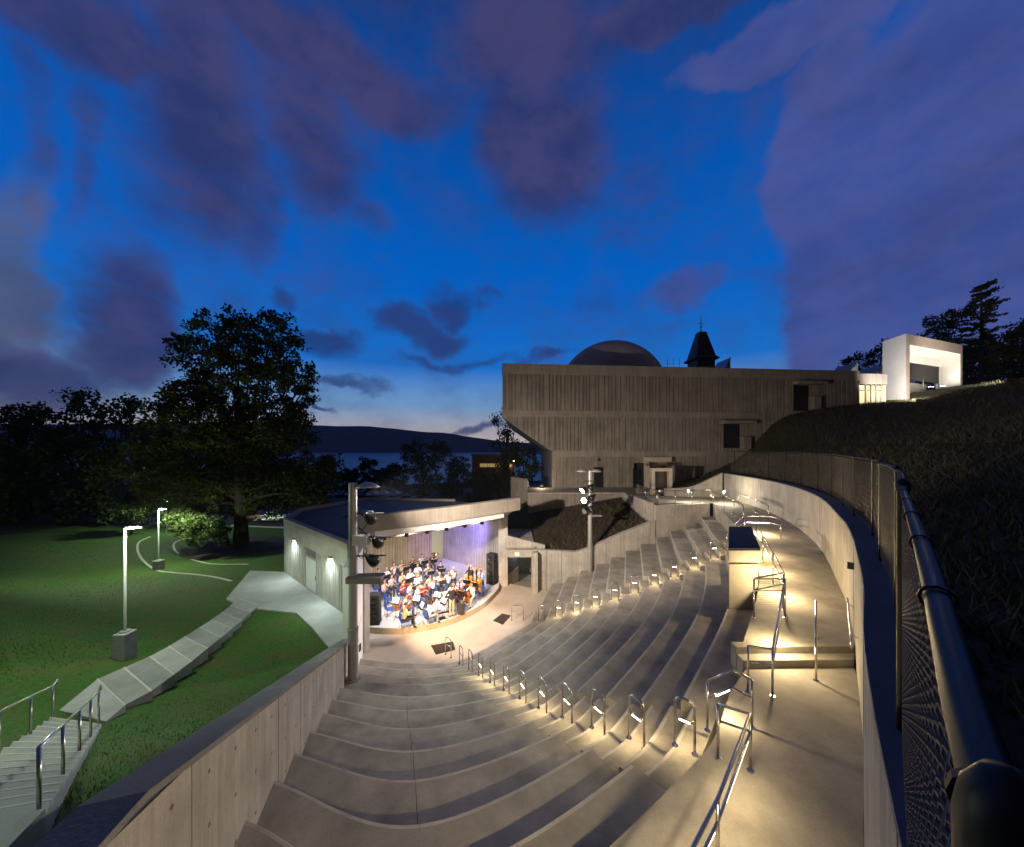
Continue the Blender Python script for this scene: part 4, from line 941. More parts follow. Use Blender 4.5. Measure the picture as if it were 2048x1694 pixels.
pd = [np.linalg.norm(FL[0]-FL[0])] ; dists = [.05]
def d_of(pt): return sF[int(np.argmin([np.linalg.norm(p-np.array(pt)) for p in FL]))]
for pt in ((.35, .245), (2.97, 2.66), (5.13, 4.7), (7.0, 6.65), (8.85, 8.6), (10.65, 10.9), (12.3, 13.0), (13.8, 15.1), (15.0, 17.2), (16.0, 19.4), (16.75, 21.6), (17.35, 23.8), (17.8, 26.2), (18.1, 28.6)): dists.append(d_of(pt))
VIN = MATS['black_vinyl_pipe']
for d in dists:
    p = fat(d); mb = MB(); big = d in dists[1:3]; r_ = (.023 if d == dists[1] else .034) if big else .026
    mb.lathe([(0, 0), (r_, 0), (r_, ZF-FZ0-.03), (r_*1.18, ZF-FZ0-.03), (r_*1.2, ZF-FZ0+.02), (r_*1.05, ZF-FZ0+.042), (r_*.6, ZF-FZ0+.06), (0, ZF-FZ0+.066)], (p[0], p[1], FZ0), 22)
    mb.build('post', VIN, fence, smooth=True)
for d in np.arange(dists[1]+.05, dists[3], .6):
    p = fat(d); q = fat(d+.01); t_ = Vector((q[0]-p[0], q[1]-p[1], 0)).normalized(); M = t_.to_track_quat('Z', 'Y').to_matrix()
    mb = MB(); mb.lathe([(.022, -.006), (.027, -.006), (.027, .006), (.022, .006)], (p[0], p[1], ZF), 12, M=M); mb.build('tie_band', VIN, fence)
# woven wire: interlocking zig-zag pickets
def woven(d0, d1, pitch, r_):
    mb = MB(); z0, z1 = FZ0+.10, ZF-.03; n = int((d1-d0)/pitch); rows_ = int((z1-z0)/pitch)
    for k in range(n):
        base = d0+k*pitch; pl = []
        for j in range(rows_+1):
            odd = (j+k) % 2; p = fat(base + (pitch*1.04 if odd else -pitch*.04)); o_ = .004 if odd else -.004
            pl.append((p[0]+o_*.7, p[1]-o_*.7, z0+j*pitch))
        mb.tube(pl, r_, 3, cap=False)
    return mb
VM = mat('black_vinyl_wire', (.15, .135, .115), .4, spec=.6)
wm = woven(dists[1]-1.2, dists[4], .035, .0022).build('wire_mesh', VM, fence); tag(wm, kind='stuff')
wm = woven(dists[4], sF[-1]-.3, .07, .003).build('wire_mesh', VM, fence); tag(wm, kind='stuff')
# ------------------------------------------------------------------ museum block
FA, FB = np.array((-.95, 35.0)), np.array((38.3, 38.5)); FD = (FB-FA)/np.linalg.norm(FB-FA)
def fx(px):
    """distance along the facade line of a photograph column"""
    m = (px-HX)/F; t = (FA[0]-m*FA[1])/(m*FD[1]-FD[0]); return t
def fpt(d): return FA+FD*d
FN_ = np.array((FD[1], -FD[0]))        # towards the camera
mus = thing('museum_building', 'long ribbed concrete building with an overhanging upper left corner', 'building', (0, 0, 0))
dL, dB, dS, dR = 0.0, fx(1105), fx(1515), fx(1716)
def band(mb, d0, d1, z0, z1, out=.12, back=.3):
    a, b = fpt(d0), fpt(d1); mb.prism([tuple(p) for p in (a+FN_*out, b+FN_*out, b-FN_*back, a-FN_*back)], z0, z1)
def slope(z): return float(np.interp(z, [9.45, 12.9], [dB, dL]))
mb = MB()
a = lambda d: fpt(d)
ribs(mb, a(dL), a(dS), 13.6, 17.3, .15, 31, avg=.30); ribs(mb, a(dS)-FN_*.05, a(dR), 13.6, 17.3, .15, 32, avg=.34)
# middle storey: left edge rakes in
L0 = dS
ribs(mb, a(dL), a(dS), lambda s: max(9.45, 12.95-(s)*(12.95-9.45)/(dB-dL)), 13.0, .15, 33, avg=.30)
ribs(mb, a(dS)-FN_*.05, a(dR), 9.4, 13.7, .15, 34, avg=.34)
o = mb.build('ribbed_upper_wall', CONCB, mus)
doors = [(fx(1188), fx(1207), 5.7, 7.9)]
mb = MB(); ribs(mb, a(dB), a(doors[0][0]), 5.6, 9.0, .08, 35, avg=.24); ribs(mb, a(doors[0][1]), a(fx(1268)), 5.6, 9.0, .08, 36, avg=.24); ribs(mb, a(fx(1332)), a(dS), 5.6, 9.6, .08, 37, avg=.24)
ribs(mb, a(doors[0][0]), a(doors[0][1]), 7.9, 9.0, .08, 38, avg=.24); ribs(mb, a(fx(1268)), a(fx(1332)), 8.3, 9.0, .08, 39, avg=.24)
mb.build('ribbed_lower_wall', CONCB, mus)
mb = MB(); band(mb, dL-.02, dR, 17.25, 18.3, .14, .6); fix_normals(mb.build('roof_band', mat('museum_band', (.31, .275, .24), .88, noise=.5, dark=.75, streak=.3), mus))
mb = MB(); band(mb, dL-.02, dS, 12.95, 13.62, .13); fix_normals(mb.build('floor_band', MATS['museum_band'], mus))
mb = MB(); band(mb, dB-.02, fx(1420), 8.95, 9.6, .12); fix_normals(mb.build('floor_band', MATS['museum_band'], mus))
# left side, underside and back so the block is solid
dp = np.array((1.0, 26.0))
mb = MB(); p0, p1, pB = fpt(dL), fpt(dL)+dp, fpt(dB)
mb.face([tuple(p1)+(12.95,), tuple(p0)+(12.95,), tuple(p0)+(18.3,), tuple(p1)+(18.3,)])
mb.face([tuple(p1)+(12.95,), tuple(p0)+(12.95,), tuple(pB)+(9.45,), tuple(pB+dp)+(9.45,)])
mb.face([tuple(pB+dp)+(3,), tuple(pB)+(3,), tuple(pB)+(9.45,), tuple(pB+dp)+(9.45,)])
mb.build('side_wall', CONCB, mus); mb = MB()
mb.face([tuple(fpt(dR))+(5,), tuple(fpt(dR)+dp)+(5,), tuple(fpt(dR)+dp)+(18.3,), tuple(fpt(dR))+(18.3,)])
mb.build('end_wall', CONCB, mus)
mb = MB(); mb.face([tuple(fpt(dL))+(18.2,), tuple(fpt(dR))+(18.2,), tuple(fpt(dR)+dp)+(18.2,), tuple(fpt(dL)+dp)+(18.2,)]); mb.build('roof', ROOF, mus)
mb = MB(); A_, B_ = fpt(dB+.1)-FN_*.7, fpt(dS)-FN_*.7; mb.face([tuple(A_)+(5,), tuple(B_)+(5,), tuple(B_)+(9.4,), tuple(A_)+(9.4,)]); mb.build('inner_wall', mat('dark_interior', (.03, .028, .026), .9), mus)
DARKD = mat('dark_door_paint', (.016, .016, .018), .5)
def opening(name, x0, x1, y0, y1, mtl, out=.16, parent=None, t=.06):
    d0, d1 = fx(x0), fx(x1); A, B = fpt(d0), fpt(d1); z1 = CZ-(y0-HY)/F*A[1]; z0 = CZ-(y1-HY)/F*A[1]
    mb = MB(); mb.prism([tuple(p) for p in (A+FN_*out, B+FN_*out, B+FN_*(out-t), A+FN_*(out-t))], z0, z1); return fix_normals(mb.build(name, mtl, parent or mus))
FRAME = mat('pale_concrete_frame', (.46, .41, .33), .8, noise=1, dark=.8)
d_ = opening('door', 1188, 1207, 936, 979, mat('blue_grey_door', (.02, .022, .026), .9, spec=.05), -.05)
opening('window', 1266, 1285, 938, 975, mat('dull_glass', (.012, .013, .015), .5, spec=.2), .10); opening('window_frame', 1265, 1267, 936, 977, DARKM, .14); opening('window_frame', 1284.5, 1286, 936, 977, DARKM, .14); opening('window_bar', 1267, 1284.5, 960, 962, DARKM, .14)
# main doorway with portal frames
opening('doorway_recess', 1291, 1328, 918, 984, mat('door_recess', (.05, .038, .03), .8), .05)
opening('portal_lintel', 1286, 1334, 914, 923, FRAME, .9, t=.9); opening('portal_jamb', 1287, 1291, 923, 984, FRAME, .9, t=.85); opening('portal_header', 1291, 1330, 923, 932, mat('header_panel', (.30, .25, .14), .7), .5, t=.3)
# upper doors with hoods
for (x0, x1, y0, y1, hx0, hx1, hy) in ((1445, 1477, 848, 896, 1436, 1500, 842), (1585, 1614, 771, 822, 1583, 1640, 764)):
    dd = opening('upper_door', x0, x1, y0, y1, DARKD, .15)
    opening('hood', hx0, hx1, hy, hy+6, CONCB, .9, t=.9); opening('baffle', x1+1, x1+14, y0+26 if y0 > 800 else y0+24, y1+2, CONCB, .8, t=.7)
# lamp over the lower door
c = fpt(fx(1197))+FN_*.2; wl_ = thing('wall_lamp', 'unlit dark lamp above the lower door of the concrete building', 'lamp', (c[0], c[1], 8.5))
mb = MB(); mb.lathe([(0, .25), (.1, .22), (.18, .05), (.16, .05), (0, .1)], (0, 0, 0), 12); mb.build('shade', DARKM, wl_); mb = MB(); mb.tube([(0, .1, .4), (0, 0, .25)], .03, 6); mb.build('arm', DARKM, wl_)
# terrace and its ribbed base wall
tr = thing('terrace', 'ribbed concrete terrace base running below the museum wall', 'terrace')
mb = MB(); ribs(mb, (1.5, 31.7), (12.4, 31.9), 2.6, 5.72, .06, 41, avg=.22); mb.build('ribbed_wall', CONCB, tr); mb = MB(); ribs(mb, (1.5, 36), (1.5, 31.7), 2.0, 5.72, .06, 42, avg=.22); mb.build('ribbed_wall', CONCB, tr)
mb = MB(); mb.prism([(1.42, 31.58), (12.5, 31.78), (12.5, 36.1), (4.0, 36.0), (1.42, 36.0)], 5.72, 5.82); fix_normals(mb.build('deck', CONC, tr))
mb = MB(); ribs(mb, (-.1, 36.2), (1.5, 33.2), 2.0, 6.9, .06, 43, avg=.22); mb.build('side_wall', CONCB, tr)
lt = thing('terrace_lamp', 'glowing step lamp on the terrace left of the museum wall', 'lamp', (3.0, 35.2, 5.83))
mb = MB(); mb.box((0, 0, .15), (.3, .1, .3)); mb.build('housing', DARKM, lt); lamp('POINT', 'terrace_light', (-.1, -.35, .5), 90, (1, .72, .5), lt, size=.1)
guard('thin railing on the terrace corner beside the museum', [(1.5, 31.75), (1.5, 33.4), (1.5, 35.6)], 5.82, infill=True)
# concrete portal frame on the platform
pf = thing('portal_frame', 'free-standing pale concrete door frame at the back of the platform', 'frame', (0, 0, 0))
pA = PY(1302, 940, 31.2); pB_ = PY(1342, 940, 31.2)
for x in (pA.x+.12, pB_.x-.12): mb = MB(); mb.box((x, 31.2, 6.75), (.28, .5, 2.1)); fix_normals(mb.build('jamb', FRAME, pf, bevel=.015))
mb = MB(); mb.box(((pA.x+pB_.x)/2, 31.2, 7.93), (pB_.x-pA.x+.04, .5, .3)); fix_normals(mb.build('lintel', FRAME, pf, bevel=.015))
mb = MB(); mb.box(((pA.x+pB_.x)/2, 31.6, 6.75), (pB_.x-pA.x-.5, .06, 2.1)); mb.build('door', mat('brown_door', (.045, .03, .022), .5), pf)
# dome, cupola and skylights on the roof
dm = thing('dome', 'shallow concrete planetarium dome on the museum roof', 'dome', tuple(PY(1222, 790, 50)))
Rr = 105/F*50; mb = MB(); mb.lathe([(Rr*math.cos(t), Rr*math.sin(t)) for t in np.linspace(-.1, math.pi/2, 20)], (0, 0, 0), 48)
fix_normals(mb.build('shell', mat('dome_concrete', (.64, .57, .51), 1.0, noise=.4, dark=.8, streak=.3), dm, smooth=True))
cu = PY(1402, 740, 60); tw = thing('cupola_tower', 'dark steep-roofed cupola tower with a thin spire behind the roof', 'tower', (cu.x, cu.y, cu.z-6))
u = 60/F
mb = MB(); mb.box((0, 0, 3.5), (36*u, 36*u, 7.9)); fix_normals(mb.build('shaft', mat('tower_wood', (.16, .13, .11), .8), tw))
for k in range(3): mb = MB(); mb.box(((-11+11*k)*u, -18.2*u, 6.9), (7*u, .1, 1.0)); mb.build('louvre', DARKD, tw)
mb = MB(); mb.lathe([(22*u*1.41, 7.45), (24*u*1.41, 7.7), (19*u*1.41, 8.1), (7*u*1.41, 12.4), (0, 12.4)], (0, 0, 0), 4, M=Matrix.Rotation(math.pi/4, 3, 'Z')); fix_normals(mb.build('roof', mat('slate', (.03, .03, .035), .6, noise=3, dark=.7), tw))
mb = MB(); mb.tube([(0, 0, 12.4), (0, 0, 13.4), (0, 0, 15.6)], [.09, .06, .02], 6); mb.lathe([(0, 13.6), (.2, 13.4), (0, 13.2)], (0, 0, 0), 8); mb.box((0, 0, 14.0), (.9, .05, .05)); mb.build('finial', DARKM, tw)
for (x0, x1, y0, lb, Y) in ((1432, 1461, 715, 'grey wedge skylight beside the cupola', 46), (1672, 1716, 724, 'glazed wedge skylight near the end of the museum roof', 46), (1722, 1768, 729, 'long low glazed skylight behind the white portal', 46)):
    p_, q_ = PY(x0, 740, Y), PY(x1, 740, Y); top = PY(x1, y0, Y).z
    s_ = thing('skylight', lb, 'skylight', (p_.x, p_.y, 17.8)); mb = MB(); W = q_.x-p_.x
    for yy in (0, 3): pass
    mb.v += [(0, 0, 0), (W, 0, 0), (W, 0, top-17.8), (0, 3, 0), (W, 3, 0), (W, 3, top-17.8)]; mb.f += [(0, 1, 2), (5, 4, 3), (0, 2, 5, 3), (1, 4, 5, 2), (0, 3, 4, 1)]; mb.m += [0]*5
    fix_normals(mb.build('glazing', mat('skylight_glass', (.30, .30, .33), .3, spec=.6), s_)); mb = MB(); mb.tube([(0, -.03, .05), (W, -.03, top-17.8)], .06, 4); mb.build('frame', GREYM, s_)
an = PY(1347, 740, 70); at_ = thing('antenna', 'thin rooftop antenna rack left of the cupola', 'antenna', (an.x, an.y, an.z-2))
mb = MB()
for k in (-1.2, 0, 1.2): mb.tube([(k, 0, 0), (k, 0, 4.2)], .04, 4)
mb.tube([(-1.6, 0, 3.2), (1.6, 0, 3.2)], .03, 4); mb.tube([(-1.6, 0, 2.4), (1.6, 0, 2.4)], .03, 4); mb.build('mast', DARKM, at_)
# glazed lobby beside the portal
lb = thing('glass_lobby', 'brightly lit glazed entrance lobby between the museum and white portal', 'lobby')
g0, g1 = fpt(dR)+FN_*.05, fpt(fx(1772)); zb_, zt_ = 14.3, 16.85
LIT = mat('lobby_wall', (.6, .55, .42), .7)
mb = MB(); bk = -FN_*5
mb.face([tuple(g0+bk)+(zb_,), tuple(g1+bk)+(zb_,), tuple(g1+bk)+(zt_,), tuple(g0+bk)+(zt_,)]); mb.face([tuple(g0)+(zt_,), tuple(g1)+(zt_,), tuple(g1+bk)+(zt_,), tuple(g0+bk)+(zt_,)]); mb.face([tuple(g0)+(zb_,), tuple(g1)+(zb_,), tuple(g1+bk)+(zb_,), tuple(g0+bk)+(zb_,)]); mb.face([tuple(g0)+(zb_,), tuple(g0+bk)+(zb_,), tuple(g0+bk)+(zt_,), tuple(g0)+(zt_,)]); mb.face([tuple(g1)+(zb_,), tuple(g1+bk)+(zb_,), tuple(g1+bk)+(zt_,), tuple(g1)+(zt_,)]); mb.build('room', LIT, lb)
mb = MB(); A, B = fpt(dR), fpt(fx(1772)); mb.prism([tuple(p) for p in (A+FN_*.15, B+FN_*.15, B-FN_*.5, A-FN_*.5)], zt_, 18.0); fix_normals(mb.build('fascia', MATS['museum_band'], lb))
for x in (1717, 1731, 1742, 1752, 1762): p_ = fpt(fx(x)); mb = MB(); mb.box((p_[0], p_[1], (zb_+zt_)/2), (.09, .12, zt_-zb_)); mb.build('mullion', GREYM, lb)
mb = MB(); p_, q_ = fpt(fx(1717)), fpt(fx(1765)); mb.tube([tuple(p_)+(16.2,), tuple(q_)+(16.2,)], .05, 4); mb.build('transom', GREYM, lb)
for x in (1722, 1738): p_ = fpt(fx(x))+bk*.4; mb = MB(); mb.lathe([(0, .12), (.12, 0), (0, -.12)], (p_[0], p_[1], 16.1), 8); mb.build('lamp_globe', mat('warm_globe', (1, .9, .7), .4, emit=(1, .8, .5), strength=12), lb)
c = (g0+g1)/2+bk*.4; lamp('POINT', 'lobby_light', (c[0], c[1], 16.3), 190, (1, .86, .55), lb, size=.3)
# white portal
po = thing('white_portal', 'large floodlit white frame portal on the hilltop', 'portal')
WP = mat('portal_white', (.78, .76, .72), .6, noise=.4, dark=.93)
c0 = PY(1812, 667, 38.5); zt = c0.z; Yl = 38.5*228/212; cl = PY(1765, 683, Yl); Yr = 38.5*228/202*.985; cr_ = PY(1925, 693, Yr)
zb0 = 14.0; e1 = np.array(cl[:2])-np.array(c0[:2]); e2 = np.array(cr_[:2])-np.array(c0[:2]); O = np.array(c0[:2])
w1, w2 = .45, .55   # left and right leg widths as lengths along the front
n2 = np.linalg.norm(e2); u2 = e2/n2
def pp(s, t): return tuple(O+u2*s+e1*t)
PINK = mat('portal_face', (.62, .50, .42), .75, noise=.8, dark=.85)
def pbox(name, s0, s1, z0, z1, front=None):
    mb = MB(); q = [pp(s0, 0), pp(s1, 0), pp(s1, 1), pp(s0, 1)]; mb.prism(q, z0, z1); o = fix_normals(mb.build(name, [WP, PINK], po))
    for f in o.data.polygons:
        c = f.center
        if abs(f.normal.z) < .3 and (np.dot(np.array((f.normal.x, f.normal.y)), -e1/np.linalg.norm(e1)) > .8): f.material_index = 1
    return o
tb = 1.15
pbox('leg', 0, .75, zb0, zt-tb); pbox('leg', n2-.5, n2, zb0+1, zt-tb); pbox('beam', 0, n2, zt-tb, zt)
# white lining wall behind with a dark opening
mb = MB(); s1 = n2-.5; mb.prism([pp(.75, .82), pp(n2-.5, .82), pp(n2-.5, .97), pp(.75, .97)], zt-tb-1.0, zt-tb); fix_normals(mb.build('lining', WP, po))
mb = MB(); mb.prism([pp(.75, .86), pp(s1, .86), pp(s1, .95), pp(.75, .95)], zt-tb-3.1, zt-tb-1.0); fix_normals(mb.build('dark_glazing', mat('black_glass', (.006, .006, .007), .3, spec=.1), po))
for k in range(4): mb = MB(); ss = .75+(s1-.75)*k/3; q = pp(ss, .87); mb.box((q[0], q[1], (zb0+zt-tb-3.1)/2+.3), (.08, .08, zt-tb-3.1-zb0)); mb.build('mullion', GREYM, po)
mb = MB(); mb.prism([pp(.75, 1.4), pp(s1, 1.4), pp(s1, 1.45), pp(.75, 1.45)], zb0, zt-tb-3.0); fix_normals(mb.build('back_screen', mat('grey_screen', (.4, .38, .34), .7), po))
for s_, t_ in ((1.0, .35), (n2*.55, .3), (n2*.8, .35)):  # assumed fixtures that light the portal from inside
    q = pp(s_, t_); gz = ground(q[0], q[1]); f_ = thing('assumed_floodlight', 'assumed low floodlight inside the white portal, %s' % ('beside its left leg' if s_ < 1.5 else ('at its middle' if s_ < n2*.7 else 'near its right leg')), 'floodlight', (q[0], q[1], gz), 0, 'assumed portal floodlights')
    mb = MB(); mb.box((0, 0, .28), (.7, .2, .14)); mb.build('housing', DARKM, f_, bevel=.02); mb = MB(); mb.box((0, 0, .355), (.6, .14, .01)); mb.build('lens', mat('flood_white', (1, 1, 1), .3, emit=(1, .95, .85), strength=40), f_)
    lamp('AREA', 'portal_light', (0, 0, .45), 85, (1, .90, .76), f_, aim=(0, .3, 3), size=.6, size_y=.2)
for (x_, y_, ax_, lbl, pw_) in ((39.8, 34.2, (42.6, 39.8, 18.0), 'assumed low floodlight on the grass lighting the left side of the white portal', 4500), (49.0, 34.5, (49.5, 39.5, 19.0), 'assumed low floodlight on the grass before the white portal', 2200)):  # assumed lamps, placed to light the outer faces of the portal
    gz = ground(x_, y_); f_ = thing('assumed_floodlight', lbl, 'floodlight', (x_, y_, gz), 0, 'assumed portal floodlights')
    mb = MB(); mb.box((0, 0, .2), (.5, .2, .14)); mb.build('housing', DARKM, f_, bevel=.02); mb = MB(); mb.tube([(0, 0, -.1), (0, 0, .15)], .03, 6); mb.build('stake', DARKM, f_)
    lamp('SPOT', 'portal_light', (0, 0, .5), pw_, (1, .92, .80), f_, aim=Vector(ax_)-Vector((x_, y_, gz)), size=.2, cone=100, blend=.8)
# ------------------------------------------------------------------ lawn side: paving, stepped path, stairs, lamps
ZP = 1.9
pv = [(452, 1197.7), (485, 1213), (593, 1225.8), (625, 1255), (661, 1299)]
poly = [tuple(P(x, y, ZP)[:2]) for x, y in pv] + [tuple(wl(14.3, .43)), tuple(wl(16.4, .43)), tuple(np.array(STG['F'])+nrm*.07), tuple(np.array(STG['A'])+nrm*.07), tuple(P(500, 1141, ZP)[:2])]
mb = MB(); mb.prism(poly, ZP-.5, ZP); o = fix_normals(mb.build('paving', CONCP)); tag(o, kind='structure')
rc_ = [(517.5, 1209.5), (502.5, 1223), (484, 1240), (465.5, 1256), (443.5, 1274), (416, 1296), (384.5, 1322), (349.8, 1347.7), (305, 1380.5), (252, 1408.6)]
lc_ = [(477, 1196), (460.5, 1211), (444, 1224.5), (423.5, 1238.5), (400, 1254), (369.5, 1272.7), (339, 1291.5), (301.5, 1311.6), (250, 1333.6), (196, 1357)]
path = thing('stepped_path', 'ten broad concrete slabs stepping down the lawn to the stage house paving', 'path')
nS = len(rc_)
SLABS = [CONCP, mat('concrete_slab_dark', (.26, .26, .255), .88, noise=1.4, dark=.68, grain=.12), mat('concrete_slab_mid', (.31, .305, .295), .88, noise=1.1, dark=.7, grain=.12)]
for k in range(nS):
    z = ZP + .03 + .135*k
    def pt(l, kk, zz): x, y = l[kk]; return P(x, y, zz)
    a_, b_ = pt(lc_, k, z), pt(rc_, k, z)
    if k+1 < nS: c_, d_ = pt(rc_, k+1, z), pt(lc_, k+1, z)
    else: c_, d_ = P(212, 1443, z), P(118, 1420, z)
    if k == 0: a_, b_ = P(490, 1188, z), P(522, 1203, z)
    a_, b_ = (pt(lc_, k, z), pt(rc_, k, z))
    mb = MB(); mb.prism([tuple(p[:2]) for p in (d_, c_, b_, a_)], z-.5, z); fix_normals(mb.build('slab', SLABS[k % 3], path, bevel=.012))
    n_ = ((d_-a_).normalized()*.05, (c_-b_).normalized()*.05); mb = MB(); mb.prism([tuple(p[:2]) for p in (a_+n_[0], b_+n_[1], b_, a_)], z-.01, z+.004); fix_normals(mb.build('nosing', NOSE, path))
z_l = ZP+.03+.13*nS
stair = thing('stairs', 'straight concrete stair with steel rails at the lower left corner of the lawn', 'stairs')
nT = 15; T0l, T0r = Vector(P(100.8, 1436.8, 3.2)), Vector(P(203, 1451, 3.2)); T1l, T1r = Vector((-7.7, 4.1, 3.2)), Vector((-6.0, 4.5, 3.2)); rise = .135
def sp3(l, t): return (T0l.lerp(T1l, t) if l else T0r.lerp(T1r, t))
for k in range(nT):
    z = 3.1+rise*(k+1); q = [sp3(1, k/nT), sp3(0, k/nT), sp3(0, (k+1)/nT), sp3(1, (k+1)/nT)]
    mb = MB(); mb.prism([(p.x, p.y) for p in (q[3], q[2], q[1], q[0])], z-.6, z); fix_normals(mb.build('step', CONCP, stair, bevel=.012))
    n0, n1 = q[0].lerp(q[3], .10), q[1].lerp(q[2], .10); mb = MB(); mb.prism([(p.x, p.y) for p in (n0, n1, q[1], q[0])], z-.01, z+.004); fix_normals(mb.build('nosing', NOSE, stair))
mb = MB(); zt_ = 3.1+rise*nT; mb.prism([(-8.3, 2.6), (-5.4, 2.7), (T1r.x, T1r.y), (T1l.x, T1l.y)], zt_-.8, zt_+rise); fix_normals(mb.build('top_landing', CONCP, stair))
for lft, nm, off in ((1, 'left', .06), (0, 'right', .06)):
    pts = []; posts = []
    for t in (0.0, .22, .46, .72, .98):
        q = sp3(lft, t).lerp(sp3(1-lft, t), off/1.2); z = 3.15+rise*nT*t; posts.append((Vector((q.x, q.y, z+.86)), z-.05)); pts.append(Vector((q.x, q.y, z+.86)))
    d = (pts[0]-pts[1]).normalized(); ext = pts[0]+Vector((d.x, d.y, 0))*.3
    railing('stair_railing', 'steel handrail on the %s side of the lawn stair' % nm, [ext+Vector((0, 0, -.1)), ext]+pts, [3.1], 0, posts, r=.022, group='lawn stair handrails')
# lamps on the lawn
LEDP = mat('pole_sheen', (.30, .31, .31), .45, .3)
def lawn_lamp(b, h, ped, label, power, aim=(0, 0, -1), head=(.5, .1), spill=60):
    t = thing('lawn_lamp', label, 'street lamp', b, 0, 'lamp posts on the lawn')
    if ped:
        mb = MB(); w = ped[0]/2; mb.prism([(-w, -w), (w, -w), (w, w), (-w, w)], -.2, ped[1]); fix_normals(mb.build('pedestal', mat('pedestal_concrete', (.26, .26, .27), .85, noise=2, dark=.7), t, bevel=.03))
    z0 = ped[1] if ped else 0
    mb = MB(); mb.lathe([(0, z0+.05), (.14, z0+.05), (.14, z0)], (0, 0, 0), 12); mb.build('base_plate', GREYM, t)
    mb = MB(); mb.lathe([(.042, z0), (.036, h), (0, h)], (0, 0, 0), 12); mb.build('pole', LEDP, t, smooth=True)
    mb = MB(); mb.box((head[0]*.66, head[1], h+.03), (.52, .3, .06), .12); mb.box((head[0]*.66, head[1], h+.072), (.36, .2, .03), .12); hd = mb.build('lamp_head', mat('lamp_head_brown', (.035, .022, .018), .6, .2), t)
    mb = MB(); mb.lathe([(0, -.035), (.18, -.035)], (head[0]*.45, head[1], h+.02), 16); mb.build('lens', COOL_LED, hd)
    l_ = lamp('SPOT', 'lawn_light', (head[0]*.45, head[1], h-.03), power, (.86, 1, .70), t, aim=(head[0]*.45, head[1], h-3), size=.12, cone=156, blend=.35)
    # wide 'batwing' street-lamp optics: more light sideways than straight down
    l_.data.use_nodes = True; nt = l_.data.node_tree; em = nt.nodes['Emission']; g_ = nt.nodes.new('ShaderNodeNewGeometry'); s_ = nt.nodes.new('ShaderNodeSeparateXYZ'); nt.links.new(g_.outputs['Incoming'], s_.inputs[0])
    ab = nt.nodes.new('ShaderNodeMath'); ab.operation = 'ABSOLUTE'; nt.links.new(s_.outputs[2], ab.inputs[0]); mx = nt.nodes.new('ShaderNodeMath'); mx.operation = 'MAXIMUM'; mx.inputs[1].default_value = .26; nt.links.new(ab.outputs[0], mx.inputs[0])
    pw_ = nt.nodes.new('ShaderNodeMath'); pw_.operation = 'POWER'; pw_.inputs[1].default_value = -2.2; nt.links.new(mx.outputs[0], pw_.inputs[0]); nt.links.new(pw_.outputs[0], em.inputs['Strength'])
    lamp('POINT', 'lamp_spill', (head[0]*.5, head[1]-.25, h-.06), spill, (.88, 1, .74), t, size=.1)
    return t
b = P(250, 1315, 2.72); lawn_lamp((b.x, b.y, ground(b.x, b.y)), 4.45, (.42, .90), 'tall lit lamp post on a big concrete pedestal on the near lawn', 360, spill=260)
b = P(317, 1140, 1.1); lawn_lamp((b.x, b.y, ground(b.x, b.y)), 4.35, (.46, .7), 'lit lamp post on a small pedestal between the two curved path edges', 560, spill=900)
b = Vector((-36.5, 37, 0)); lawn_lamp((b.x, b.y, ground(b.x, b.y)), 4.6, None, 'farthest lit lamp post in front of the dark trees', 450, spill=700)
lawn_lamp((-12.6, 5.6, ground(-12.6, 5.6)), 4.45, (.62, .92), 'assumed lamp post beyond the left edge, out of view, beside the lawn stair', 420)  # assumed lamp post out of view, added to light the stair
# pale edging of the grass path
def edging(name, label, pix, z, w=.14):
    pts = smooth_line([P(x, y, z)[:2] for x, y in pix], 6); l, r_ = offset_line(pts, w/2), offset_line(pts, -w/2)
    t = thing('path_edging', label, 'edging'); mb = MB()
    L_ = [(p[0], p[1], ground(*p)+.03) for p in l]; R_ = [(p[0], p[1], ground(*p)+.03) for p in r_]
    mb.quadstrip(L_, R_); mb.quadstrip([(p[0], p[1], p[2]-.12) for p in L_], L_); mb.quadstrip(R_, [(p[0], p[1], p[2]-.12) for p in R_]); fix_normals(mb.build('kerb', mat('pale_kerb', (.38, .38, .34), .8), t))
edging('e', 'pale curved path edging passing the middle lamp post', [(463, 1181), (400, 1163), (345, 1147), (312, 1135), (285, 1113), (275, 1093), (279, 1077), (300, 1066)], 1.3)
edging('e', 'pale curved path edging near the big tree', [(497, 1139), (430, 1130), (385, 1115), (356, 1102), (347, 1088), (353, 1078), (372, 1071)], 1.1)
# mulch ring under the big tree
TR = P(482, 1092, .8)
mb = MB(); n = 30; ring_ = []
for k in range(n):
    a = 2*math.pi*k/n; r_ = 4.6+.3*math.sin(3*a); x, y = TR.x+r_*math.cos(a), TR.y+r_*.9*math.sin(a); ring_.append((x, y, ground(x, y)+.03))
mb.v.append((TR.x, TR.y, ground(TR.x, TR.y)+.16)); mb.v += ring_
for k in range(n): mb.f.append((0, 1+k, 1+(k+1) % n)); mb.m.append(0)
tag(mb.build('mulch_ring', G_MULCH), kind='structure')
# kerb and road strip behind the big tree
mb = MB(); L_ = [(x, y, ground(x, y)+.10) for x, y in ((-75, 41.3), (-34, 42.3), (-15.5, 40.8), (-9.5, 37.8))]; R_ = [(x, y+.3, z) for x, y, z in L_]
mb.quadstrip(L_, R_); mb.quadstrip([(x, y, z-.3) for x, y, z in L_], L_); tag(fix_normals(mb.build('kerb', MATS['pale_kerb'])), kind='structure')
